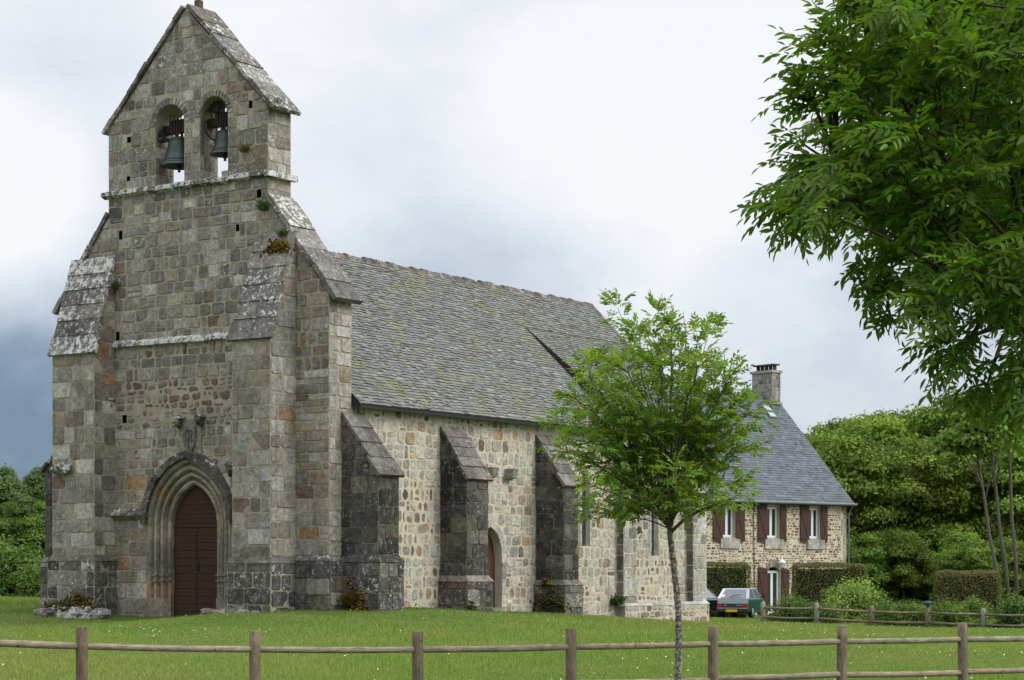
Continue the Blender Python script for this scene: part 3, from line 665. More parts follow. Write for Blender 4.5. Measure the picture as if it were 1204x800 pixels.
def make_portal():
    prof = [(1.64, -0.02), (1.60, -0.03), (1.56, -.01), (1.52, 0.02), (1.49, 0.13), (1.45, 0.13), (1.42, 0.06), (1.37, 0.03), (1.32, 0.06), (1.29, 0.21), (1.245, 0.21), (1.22, 0.125), (1.17, 0.09), (1.12, 0.125), (1.09, 0.29), (1.045, 0.29), (1.02, 0.215), (0.96, 0.18), (0.90, 0.23), (0.89, 0.42)]
    mb = MB(); A = Arch(-5.22, 1, Zr(1.24), -0.4, 0.32); rows = []
    def arch_pts(w, n=14, m=9):
        r = w + A.c; am = math.acos(A.c / r); L = [(w, -0.4 + (A.zs + .4) * k / m) for k in range(m)] + [(-A.c + r * math.cos(am * k / n), A.zs + r * math.sin(am * k / n)) for k in range(n + 1)]
        return L + [(-x, z) for x, z in L[-2::-1]]
    pts = [arch_pts(w) for w, _ in prof]; n = len(pts[0]); vs = []; cs = []
    for k, (w, d) in enumerate(prof):
        for i, (x, z) in enumerate(pts[k]):
            vs.append((A.cx + x, d, z))
    # each block of the jamb and arch has a colour of its own
    blocks = {}
    def bc(i): 
        b = i // 3
        if b not in blocks: blocks[b] = pick([(4, (0.255, 0.22, 0.165), .15), (2, (0.22, 0.185, 0.13), .15), (1.5, (0.2, 0.18, 0.15), .25), (.8, (.26, .195, .125), .1)])
        return blocks[b]
    mb.v = vs; mb.c = [bc(i) for k in range(len(prof)) for i in range(n)]
    for k in range(len(prof) - 1):
        for i in range(n - 1): mb.f.append((k * n + i, (k + 1) * n + i, (k + 1) * n + i + 1, k * n + i + 1)); mb.m.append(0)
    for s in (-1, 1):     # bases of the jambs
        c = pick([(1, (0.2, 0.17, 0.14), .3)])
        xs = sorted((A.cx + s * 0.885, A.cx + s * 1.72))
        q = [(xs[0], -0.10, -.5), (xs[1], -0.10, -.5), (xs[1], .3, -.5), (xs[0], .3, -.5), (xs[0], -.08, .52), (xs[1], -.08, .52), (xs[1], .3, .52), (xs[0], .3, .52)]
        if s > 0: q[0] = (xs[0], .2, -.5); q[4] = (xs[0], .2, .52)
        else: q[1] = (xs[1], .2, -.5); q[5] = (xs[1], .2, .52)
        mb.hexa(q, c)
        for zz in (1.0, 1.17):
            for wq, dq in ((1.36, .045), (1.16, .11), (.97, .2)): mb.box((A.cx + s * wq - .075, dq - .03, zz), (A.cx + s * wq + .075, dq + .08, zz + .055), c)
    ps = mb.build('door_surround', ['dressed'], church)
    # hood mould over the arch, running out level to the left
    mb = MB(); H = Arch(-5.22, 1, Zr(1.30), 0, 0.32); N = 22
    def ring(w): r = w + H.c; am = math.acos(H.c / r); L = [(-H.c + r * math.cos(am * k / (N / 2)), H.zs + r * math.sin(am * k / (N / 2))) for k in range(N // 2 + 1)]; return L + [(-x, z) for x, z in L[-2::-1]]
    w0, w1 = 1.58, 1.83; ra, rb, rm = ring(w0), ring(w1), ring(w1 - .06); m = len(ra)
    for i in range(m - 1):
        c = pick([(3, (0.075, 0.068, 0.06), .5), (1, (0.12, 0.11, .095), .6)])
        V_ = []
        for j in (i, i + 1):
            V_ += [(H.cx + ra[j][0], 0.0, ra[j][1]), (H.cx + ra[j][0], -0.15, ra[j][1]), (H.cx + rm[j][0], -0.17, rm[j][1]), (H.cx + rb[j][0], -0.03, rb[j][1]), (H.cx + rb[j][0], 0.0, rb[j][1])]
        mb.add(V_, [(0, 5, 6, 1), (1, 6, 7, 2), (2, 7, 8, 3), (3, 8, 9, 4)] + ([(0, 1, 2, 3, 4)] if i == 0 else []), c)
    x = -8.16
    while x < -6.85:
        x1 = min(x + .45, -6.82); c = pick([(3, (0.075, 0.068, 0.06), .6), (1, (0.14, 0.12, .1), .6)]); z = Zr(1.42)
        mb.hexa([(x, -.06, z), (x1, -.06, z), (x1, 0, z), (x, 0, z), (x, -.2, z + .13), (x1, -.2, z + .13), (x1, 0, z + .13), (x, 0, z + .13)], (0.2, 0.17, 0.12, .1))
        mb.hexa([(x, -.2, z + .131), (x1, -.2, z + .131), (x1, 0, z + .131), (x, 0, z + .131), (x, -.17, z + .2), (x1, -.17, z + .2), (x1, 0, z + .33), (x, 0, z + .33)], c); x = x1
    mb.build('hood_mould', ['cap_stone'], church)
    # the studded oak door
    D = Arch(-5.22, 0.93, Zr(1.24), -0.3, 0.32); mb = MB(); y = 0.40
    q = D.outline(12); n = len(q); mb.add([(p[0], y, p[1]) for p in q] + [(p[0], y + .05, p[1]) for p in q], [tuple(range(n))] + [(i, (i + 1) % n, n + (i + 1) % n, n + i) for i in range(n)], (0, 0, 0, 0), 0)
    nb = 13; zt = Zr(1.18); z0 = -.3
    for sx in (-1, 1):
        for k in range(nb):
            za = z0 + (zt - z0) * k / nb; zb = z0 + (zt - z0) * (k + 1) / nb - .012; xa, xb = (D.cx - .92, D.cx - .012) if sx < 0 else (D.cx + .012, D.cx + .92)
            mb.box((xa, y - .045 - rnd.uniform(0, .008), za), (xb, y - .002, zb), (0, 0, 0, 0), 0)
    mb.box((D.cx - .92, y - .07, zt), (D.cx + .92, y - .002, zt + .1), (0, 0, 0, 0), 0)
    for k in range(9):     # fixed boards in the head of the arch
        za = zt + .11 + k * .14; h = D.half(za + .13) - .02
        if h > .1: mb.box((D.cx - h, y - .02, za), (D.cx + h, y - .003, za + .128), (0, 0, 0, 0), 0)
    for sx in (-1, 1):
        for k in range(nb):
            for i in range(6):
                xx = D.cx + sx * (.1 + .15 * i); zz = z0 + (zt - z0) * (k + .5) / nb; mb.blob((xx, y - .052, zz), (.016, .012, .016), (0, 0, 0, 0), 1, 0, 0, 5, 3)
    dr = mb.build('door', ['old_wood', 'iron'], church); dr['label'] = 'dark studded oak double door under the moulded arch'
    mb = MB(); mb.box((D.cx + .03, y - .075, 1.25), (D.cx + .075, y - .045, 1.62), (0, 0, 0, 0)); mb.tube([(D.cx + .05, y - .08, 1.5), (D.cx + .05, y - .13, 1.46), (D.cx + .05, y - .12, 1.36), (D.cx + .05, y - .08, 1.34)], [.012] * 4, 6); mb.build('handle', ['iron'], dr)
make_portal()

def make_carvings():
    for (x, z, w) in ((-5.47, 4.21, .27), (-4.66, 4.25, .25), (-3.45, 2.78, .3), (-8.28, 4.85, .3)):
        mb = MB(); mb.blob((x, -.14, Zr(z)), (w * .5, .17, w * .62), (0.11, 0.10, 0.09, .5), 0, int(x * 10), .28, 10, 8); mb.box((x - w * .55, -.27, Zr(z) + w * .36), (x + w * .55, 0, Zr(z) + w * .62), (0.15, .14, .125, .9))
        mb.build('corbel_head', ['stone'], church)
    mb = MB(); mb.blob((-9.35, -1.02, Zr(2.95)), (.34, .2, .16), (0.12, 0.11, 0.1, .8), 0, 3, .4, 10, 7); mb.build('corbel_head', ['stone'], church)
    for y in (7.66, 8.72):
        mb = MB(); z = Zr(2.92); mb.hexa([(0, y - .15, z - .2), (.24, y - .14, z - .14), (.24, y + .14, z - .14), (0, y + .15, z - .2), (0, y - .16, z + .14), (.32, y - .15, z + .14), (.32, y + .15, z + .14), (0, y + .16, z + .14)], (0.24, 0.225, 0.19, .35)); mb.build('corbel', ['stone'], church)
    mb = MB()     # shield of arms in relief
    out = [(-.34, .5), (.34, .5), (.36, .1), (.27, -.3), (.1, -.52), (-.1, -.52), (-.27, -.3), (-.36, .1)]
    cx, cz = -5.1, Zr(3.72); n = len(out)
    mb.box((cx - .42, -.05, cz - .56), (cx + .42, -.003, cz + .56), (0.2, .18, .15, .2))
    mb.add([(cx + x * .72, -.05, cz + z * .75) for x, z in out] + [(cx + x * .68, -.12, cz + z * .71) for x, z in out], [tuple(range(n, 2 * n))] + [(i, (i + 1) % n, n + (i + 1) % n, n + i) for i in range(n)], (0.13, .122, .108, .2))
    mb.tube([(cx + .13 * math.cos(a), -.125, cz + .14 + .13 * math.sin(a)) for a in [6.2832 * k / 12 for k in range(13)]], [.025] * 13, 6, (0.09, .085, .08, .1)); mb.box((cx - .15, -.14, cz - .06), (cx + .15, -.115, cz - .01), (.09, .085, .08, .1)); mb.box((cx - .02, -.14, cz - .25), (cx + .02, -.115, cz + .27), (.09, .085, .08, .1))
    mb.build('coat_of_arms', ['stone'], church)
    mb = MB()     # tumbled footing stones at the left corner
    for k in range(22):
        x = rnd.uniform(-10.1, -7.6); y = -1.0 - rnd.uniform(0.0, .5) * (1 if x < -8.3 else .2); r = rnd.uniform(.12, .3)
        mb = MB(); mb.blob((x, y, -.08 + rnd.uniform(0, .22)), (r * 1.4, r, r * .8), pick([(2, (0.17, .16, .14), .75), (1, (.10, .09, .08), .5)]), 0, k, .3, 8, 6); mb.build('footing_stone', ['stone'], church)
    for k in range(12):
        x = rnd.uniform(-3.3, -.9); mb = MB(); mb.blob((x, -1.25 if x < -1.2 else -.25, .1 + rnd.uniform(0, .06)), (rnd.uniform(.15, .35), .16, .12), pick([(1, (0.2, .18, .15), .6)]), 0, k + 40, .3, 8, 6); mb.build('footing_stone', ['stone'], church)
    def mossy(c, r, n, cols):
        mb = MB()
        for k in range(n * 4):
            p = Vector(c) + Vector((rnd.gauss(0, r[0]), rnd.gauss(0, r[1]), rnd.gauss(0, r[2]))); s = rnd.uniform(.02, .055); p.z -= abs(p.x - c[0]) * .35
            mb.blob(p, (s, s, s * .8), tuple(rnd.choice(cols)) + (0,), 0, k, .5, 6, 4)
        mb.build('moss', ['moss'], church, True)['kind'] = 'stuff'
    YB = [(0.13, 0.085, 0.02), (0.09, 0.065, 0.015), (0.16, 0.11, 0.03)]; GR = [(0.05, 0.07, 0.015), (0.08, 0.07, 0.02), (0.10, .08, .02)]
    mossy((-8.55, -1.1, .45), (.35, .08, .14), 46, GR + YB); mossy((-9.4, -1.25, .32), (.25, .1, .08), 16, GR)
    mossy((-1.62, -.26, Zr(8.98)), (.2, .03, .09), 50, YB)
    mossy((.62, .42, .55), (.22, .06, .26), 46, YB); mossy((1.25, 5.0, .28), (.1, .1, .1), 8, GR); mossy((.7, 10.14, .4), (.3, .05, .15), 30, GR)
    mossy((.5, 10.1, .95), (.12, .05, .06), 10, YB); mossy((.9, .3, .28), (.5, .15, .05), 20, YB)
make_carvings()

# ---- nave
NY1 = 21.2
side_door = Arch(7.78, 0.62, Zr(0.45), -0.7, 0.2)
WIN = [Arch(13.28, 0.24, Zr(2.9), Zr(0.72), 0.12), Arch(17.75, 0.22, Zr(2.1), Zr(0.42), 0.12)]
def make_nave():
    mb = MB(); WH = Zr(4.78)
    outer = [(1.0, -1.2), (NY1, -1.2), (NY1, WH), (1.0, WH)]
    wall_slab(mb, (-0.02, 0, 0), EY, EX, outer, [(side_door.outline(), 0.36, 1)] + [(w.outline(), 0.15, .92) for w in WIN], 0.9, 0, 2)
    cut = [side_door.grow(.24)] + [w.grow(.14) for w in WIN]
    def st(s, t):
        z = t - 1.4
        if z > 4.2: return ST_NSM
        if 2.2 < s < 4.8 and z < 2.6 and rnd.random() < .6: return ST_NSM
        if 16.4 < s < 19.3 and z < .3: return ST_NSM
        if z < -.6 and rnd.random() < .35: return ST_NSM
        return ST_NAVE
    masonry(mb, (-0.02, 0, 0), EY, EX, [(1.0, -.9), (NY1, -.9), (NY1, WH - .1), (1.0, WH - .1)], st, cut)
    PJ = [(3, (0.33, 0.32, 0.285), .1), (2, (0.37, 0.34, .28), .1)]
    for A, th in [(side_door, .24)] + [(w, .14) for w in WIN]:
        voussoirs(mb, (-0.02, 0, 0), EY, EX, A, th, 6, PJ)
        z = A.z0
        while z < A.zs - .02:
            z1 = min(A.zs, z + rnd.uniform(.35, .55))
            for sd in (-1, 1):
                a, b = sorted((A.cx + sd * (A.w + .004), A.cx + sd * (A.w + th))); put_stone(mb, Vector((-0.02, 0, 0)), EY, EX, [(a, z + .01), (b, z + .01), (b, z1 - .01), (a, z1 - .01)], .025, pick(PJ), 1, inset=.01)
            z = z1
    # the other three walls
    mb.box((-10.62, 1.0, -1.2), (-9.7, NY1, WH - .05), (.3, .3, .3, 0), 0)
    mb.add([(-10.62, NY1, -1.2), (-.92, NY1, -1.2), (-.92, NY1 - .9, -1.2), (-10.62, NY1 - .9, -1.2)], [(0, 1, 2, 3)], (.3, .3, .3, 0), 0)
    g = [(-9.69, -1.2), (-.93, -1.2), (-.93, WH), (-5.33, Zr(9.6)), (-9.69, WH)]
    mb.add([(x, NY1 - .02, z) for x, z in g] + [(x, NY1 - .8, z) for x, z in g], [tuple(range(5))[::-1], tuple(range(5, 10))] + [(i, (i + 1) % 5, 5 + (i + 1) % 5, 5 + i) for i in range(5)], (.3, .3, .3, 0), 0)
    nave = mb.build('nave_wall', ['mortar_pale', 'stone', 'hole_shade'], church)
    # pilaster buttresses of the choir and its base
    for (ya, yb) in ((15.22, 16.05), (20.0, 20.95)):
        mb = MB(); d = .28; mb.box((-.019, ya, -1.2), (d, yb, Zr(4.4)), (.3, .3, .3, 0), 0)
        masonry(mb, (d, 0, 0), EY, EX, [(ya, -.9), (yb, -.9), (yb, Zr(4.38)), (ya, Zr(4.38))], ST_PIL)
        for y, nn in ((ya, -EY), (yb, EY)): masonry(mb, (0, y, 0), EX, nn, [(0, -.9), (d, -.9), (d, Zr(4.38)), (0, Zr(4.38))], S((.36, .56), (.28, .3), [(3, (.15, .135, .115), .2), (1, (.10, .09, .08), .2)], .025, .008))
        mb.build('pilaster', ['mortar_pale', 'stone'], church)
    mb = MB(); zt = Zr(-1.28); e = .36
    mb.box((-.018, 15.2, -1.3), (e, 21.0, zt), (.3, .3, .3, 0), 0)
    mb.hexa([(-.017, 15.15, zt + .001), (e + .02, 15.15, zt + .001), (e + .02, 21.05, zt + .001), (-.017, 21.05, zt + .001), (-.017, 15.25, zt + .1), (.3, 15.25, zt + .1), (.3, 20.95, zt + .1), (-.017, 20.95, zt + .1)], pick(P_PIL), 1)
    masonry(mb, (e, 0, 0), EY, EX, [(15.2, -1.3), (21.0, -1.3), (21.0, zt), (15.2, zt)], S((.2, .35), (.2, .6), P_NAVE + P_NSM, .06, .03, wave=.02, split=.2, ch=.2)); masonry(mb, (0, 15.2, 0), EX, -EY, [(0, -1.3), (e, -1.3), (e, zt), (0, zt)], ST_PIL)
    mb.build('plinth', ['mortar_pale', 'stone'], church)
    # windows and side door
    for w in WIN:
        mb = MB(); q = w.outline(6, w.w * .95); n = len(q); mb.add([(-.155, p[0], p[1]) for p in q], [tuple(range(n))[::-1]], (0, 0, 0, 0)); win = mb.build('window', ['lead'], church)
        mb = MB()
        for k in range(1, 7):
            z = w.z0 + (w.top - w.z0) * k / 7.2; mb.box((-.153, w.cx - w.w * .88, z), (-.14, w.cx + w.w * .88, z + .02), (0, 0, 0, 0))
        mb.box((-.152, w.cx - .012, w.z0), (-.138, w.cx + .012, w.top - .05), (0, 0, 0, 0)); mb.build('glazing_bars', ['iron'], win)
    mb = MB(); A = side_door; q = A.outline(8, A.w); n = len(q)
    mb.add([(-.30, p[0], p[1]) for p in q] + [(-.36, p[0], p[1]) for p in q], [tuple(range(n))[::-1]] + [(i, (i + 1) % n, n + (i + 1) % n, n + i) for i in range(n)], (0, 0, 0, 0))
    for k in range(6):
        y0 = A.cx - A.w + .01 + k * (2 * A.w / 6); mb.box((-.30, y0, -.5), (-.27 + rnd.uniform(0, .006), y0 + 2 * A.w / 6 - .012, A.zs), (0, 0, 0, 0))
    M['side_wood'] = mat_plain('red brown side door', (0.075, 0.034, 0.022), .7, .2, .4, 6, stretch=(1, 8, 1)); sd = mb.build('door', ['side_wood'], church); sd['label'] = 'small red brown pointed side door between two buttresses'
    mb = MB(); mb.box((-.3, 7.2, -.62), (.15, 8.36, .18), (.2, .185, .16, .3)); mb.build('doorstep', ['stone'], church)
make_nave()

def slate_roof(mb, P00, P10, P01, P11, exposure, width, pal, thick=0.026, lift=0.012, jit=0.02, nseg=None):
    """slates over the quad P00-P10 (eave) / P01-P11 (ridge)"""
    P00, P10, P01, P11 = map(Vector, (P00, P10, P01, P11))
    def at(u, v): return (P00 * (1 - u) + P10 * u) * (1 - v) + (P01 * (1 - u) + P11 * u) * v
    L = ((P10 - P00).length + (P11 - P01).length) / 2; Hh = ((P01 - P00).length + (P11 - P10).length) / 2; nr = (P10 - P00).cross(P01 - P00).normalized()
    if nr.z < 0: nr = -nr
    rows = int(Hh / exposure)
    for r in range(rows):
        v0 = r / rows; v1 = min(1, (r + 1.35) / rows); x = -rnd.uniform(0, width)
        wob = rnd.uniform(-.004, .004)
        while x < L:
            w = width * rnd.uniform(0.7, 1.35); a, b = max(0, x + .004), min(L, x + w - .004); x += w
            if b - a < .03: continue
            j = rnd.gauss(0, jit) / Hh * exposure / .15; h = lift + thick * rnd.uniform(.7, 1.4); tl = rnd.gauss(0, .003)
            e = max(0, v0 + j + wob * .1); q0, q1 = at(a / L, e), at(b / L, max(0, e + rnd.gauss(0, jit * .3) / Hh)); q2, q3 = at(b / L, v1), at(a / L, v1)
            vs = [q0 + nr * (h + tl), q1 + nr * (h - tl), q2 + nr * .003, q3 + nr * .003, q0 - nr * .004, q1 - nr * .004]
            mb.add(vs, [(0, 1, 2, 3), (4, 5, 1, 0), (4, 0, 3), (1, 5, 2)], pick(pal), 0)
P_SLATE = [(6, (0.155, 0.160, 0.154), 0.1), (4, (0.172, 0.178, 0.17), 0.1), (3, (0.135, 0.137, 0.128), 0.25), (3, (0.162, 0.158, 0.128), 0.7), (0.6, (0.115, 0.10, 0.088), 0.2)]
YS = 15.05     # where the choir roof steps out
def make_roof():
    ex_, ez_ = 0.32, Zr(4.56); rx, rz = -5.33, Zr(9.92); yr, ye = 22.15, 21.5; y0 = 0.985
    kx, kz = -3.62, None
    def on(x): return ez_ + (ex_ - x) * (rz - ez_) / (ex_ - rx)
    kz = on(kx)
    mb = MB()
    slate_roof(mb, (ex_, y0, ez_), (ex_, YS, ez_), (rx, y0, rz), (rx, YS, rz), 0.135, 0.19, P_SLATE)
    slate_roof(mb, (kx, YS, kz), (kx, 22.0, kz), (rx, YS, rz), (rx, yr, rz), 0.135, 0.19, P_SLATE)
    ez2 = ez_ + 0.42; ex2 = ex_ + .22
    slate_roof(mb, (ex2, YS, ez2), (ex2, ye, ez2 - .02), (kx, YS, kz), (kx, 22.0, kz), 0.135, 0.19, P_SLATE)
    # far slope and the body of the roof below the slates
    xl = -10.98
    for (ya, yb, yc) in ((y0, YS, YS), (YS, ye, yr)):
        mb.add([(rx, ya, rz), (rx, yc, rz), (xl, yb, ez_), (xl, ya, ez_)], [(0, 1, 2, 3)], (0.13, .135, .13, .3), 0)
    mb.add([(ex_ - .01, y0, ez_ - .012), (ex_ - .01, YS, ez_ - .012), (rx, YS, rz - .012), (rx, y0, rz - .012)], [(0, 1, 2, 3)], (0.05, .05, .05, 0), 1)
    mb.add([(ex2 - .01, YS, ez2 - .012), (ex2 - .01, ye, ez2 - .03), (kx, 22, kz - .012), (kx, YS, kz - .012), (rx, yr, rz - .012), (rx, YS, rz - .012)], [(0, 1, 2, 3), (3, 2, 4, 5)], (0.05, .05, .05, 0), 1)
    mb.add([(ex_, YS - .004, ez_), (ex2, YS - .004, ez2), (kx, YS - .004, kz + .02)], [(0, 1, 2)], (0.05, .05, .05, 0), 1)
    mb.add([(ex2 + .005, YS - .03, ez2 + .03), (ex2 + .005, YS + .05, ez2 + .03), (kx, YS + .05, kz + .035), (kx, YS - .03, kz + .035)], [(0, 1, 2, 3)], (.05, .05, .05, 0), 1)
    roof = mb.build('roof', ['slate', 'board'], church)
    # eaves boards and soffit
    mb = MB()
    mb.hexa([(-.1, y0 + .01, ez_ - .06), (ex_ - .015, y0 + .01, ez_ - .10), (ex_ - .015, YS, ez_ - .10), (-.1, YS, ez_ - .06), (-.1, y0 + .01, ez_ + .3), (ex_ - .015, y0 + .01, ez_ - .016), (ex_ - .015, YS, ez_ - .016), (-.1, YS, ez_ + .3)], (0, 0, 0, 0))
    mb.hexa([(-.1, YS + .01, ez2 - .1), (ex2 - .015, YS + .01, ez2 - .10), (ex2 - .015, ye, ez2 - .13), (-.1, ye, ez2 - .12), (-.1, YS + .01, ez2 + .3), (ex2 - .015, YS + .01, ez2 - .016), (ex2 - .015, ye, ez2 - .05), (-.1, ye, ez2 + .2)], (0, 0, 0, 0))
    mb.build('eaves_board', ['board'], roof)
    # ridge of rough stones set in mortar
    mb = MB(); y = y0
    while y < yr:
        w = rnd.uniform(.16, .36); c = pick([(2, (0.11, 0.088, 0.074), .3), (1.5, (0.18, 0.155, 0.125), .3), (2, (0.11, .10, .09), .4)]); h = rnd.uniform(.02, .10)
        mb.hexa([(rx - .15, y, rz - .11), (rx + .15, y, rz - .11), (rx + .15, y + w, rz - .11), (rx - .15, y + w, rz - .11), (rx - .06, y + .02, rz + h), (rx + .06, y + .02, rz + h), (rx + .06, y + w - .02, rz + h * .8), (rx - .06, y + w - .02, rz + h * .8)], c); y += w * .95
    mb.build('ridge_stones', ['stone'], roof)
    mb = MB()     # verge at the far gable
    n = 20
    for k in range(n):
        f0, f1 = k / n, (k + 1) / n
        def pt(f):
            if f < .3: g = f / .3; return Vector((rx + (kx - rx) * g, yr + (22 - yr) * g, rz + (kz - rz) * g))
            g = (f - .3) / .7; return Vector((kx + (ex2 - kx) * g, 22 + (ye - 22) * g, kz + (ez2 - kz) * g))
        a, b = pt(f0), pt(f1); h = rnd.uniform(.05, .09); mb.hexa([a + Vector((0, -.16, -.1)), b + Vector((0, -.16, -.1)), b + Vector((0, .06, -.1)), a + Vector((0, .06, -.1)), a + Vector((0, -.16, h)), b + Vector((0, -.16, h)), b + Vector((0, .06, h)), a + Vector((0, .06, h))], pick([(2, (0.12, .10, .085), .3), (1, (.17, .15, .13), .3)]))
    mb.build('verge_stones', ['stone'], roof)
    mb = MB(); p = Vector((-3.1, 22.0, Zr(7.75))); mb.tube([p, p + Vector((0, 0, 1.25))], [.025, .02], 6); mb.tube([p + Vector((-.25, 0, .95)), p + Vector((.2, 0, .95))], [.02, .02], 6); mb.tube([p + Vector((.02, 0, 1.25)), p + Vector((-.06, 0, 1.05)), p + Vector((-.26, 0, 1.22))], [.035, .03, .01], 6); mb.build('roof_cross', ['iron'], church)
make_roof()

# ---- the two bells
def make_bell(label, cx, z_mouth, r, h, wheel):
    p = church.matrix_basis @ Vector((0, 0, 0)); w = chw(cx, 0.5)
    t = thing('church_bell', label, 'bell', (w[0], w[1], ZB + z_mouth), -A_CH, 'bells in the bell gable')
    mb = MB(); prof = [(r * 1.0, 0), (r * .97, .04 * h), (r * .82, .16 * h), (r * .68, .36 * h), (r * .61, .6 * h), (r * .57, .82 * h), (r * .5, .93 * h), (r * .3, h), (0.01, h * 1.01)]
    mb.lathe((0, 0, 0), prof, 24); mb.lathe((0, 0, 0), [(r * .98, 0.002), (r * .86, .02), (r * .72, .14 * h), (r * .5, .6 * h), (.01, .9 * h)], 24)
    for z, k in ((.10, .9), (.2, .805), (.86, .565)): mb.lathe((0, 0, 0), [(r * k - .01, z * h - .015), (r * k + .012, z * h), (r * k - .01, z * h + .015)], 24)
    mb.build('bell_body', ['bronze'], t, True)
    mb = MB(); mb.tube([(0, 0, h * .85), (0, 0, .02)], [.02, .03], 8); mb.blob((0, 0, -.04), (.075, .075, .08), (0, 0, 0, 0), 0, 1, 0, 10, 8); mb.tube([(0, 0, -.08), (0, 0, -.17)], [.035, .045], 8); mb.build('clapper', ['iron'], t)
    mb = MB(); mb.box((-.62, -.11, h + .12), (.62, .11, h + .36), (0, 0, 0, 0)); mb.box((-.3, -.09, h + .361), (.3, .09, h + .5), (0, 0, 0, 0)); hs = mb.build('headstock', ['old_wood'], t)
    mb = MB(); mb.tube([(-.12, 0, h * .98), (-.1, 0, h + .13)], [.05, .04], 7); mb.tube([(.12, 0, h * .98), (.1, 0, h + .13)], [.05, .04], 7); mb.tube([(0, -.1, h * .98), (0, -.08, h + .13)], [.05, .04], 7); mb.build('crown', ['iron'], t)
    for k in range(4):
        x0 = -.16 + k * .107; mb = MB(); mb.tube([(x0 * .7, -.14, h + .02), (x0 * 1.35, -.135, h + .62), (x0 * 1.4, .02, h + .64)], [.018, .018, .018], 6); mb.build('strap', ['iron'], t)
    if wheel:
        mb = MB(); rr = .46; x = -.40
        mb.tube([(x, rr * math.cos(a), h + .22 + rr * math.sin(a)) for a in [6.2832 * k / 24 for k in range(25)]], [.028] * 25, 6)
        for a in (0, 1.05, 2.1): mb.tube([(x, rr * math.cos(a), h + .22 + rr * math.sin(a)), (x, -rr * math.cos(a), h + .22 - rr * math.sin(a))], [.02, .02], 5)
        mb.build('wheel', ['iron'], t)
        mb = MB(); mb.tube([(x, -.45, h + .25), (x - .02, -.47, .2), (x + .08, -.45, -.5)], [.012] * 3, 5); mb.build('bell_rope', ['iron'], t)
        mb = MB(); mb.box((-.38, -.2, h + .52), (-.1, .12, h + .8), (0, 0, 0, 0)); mb.build('bearing', ['iron'], t)
    else:
        mb = MB(); mb.box((-.56, -.42, h - .12), (-.3, -.1, h - .02), (0, 0, 0, 0)); mb.tube([(-.5, -.3, h + .08), (-.38, -.32, h + .1)], [.09, .09], 8); mb.build('bearing', ['iron'], t)
    return t
make_bell('larger dark bronze bell hanging lower in the left opening of the bell gable', -6.05, Zr(11.76), .56, .86, False)
make_bell('smaller greenish bell beside an iron wheel in the right opening of the bell gable', -4.26, Zr(11.90), .46, .72, True)
bb = MB(); bb.box((-.17, -.12, 0), (.17, .12, .26), (0.33, .31, .27, .1)); w = chw(-3.98, .35); blk = bb.build('stone_block', ['dressed']); blk.location = (w[0], w[1], ZB + Zr(11.122)); blk.rotation_euler = (0, 0, -A_CH); tag(blk, 'small pale stone block on the sill below the smaller bell', 'block')

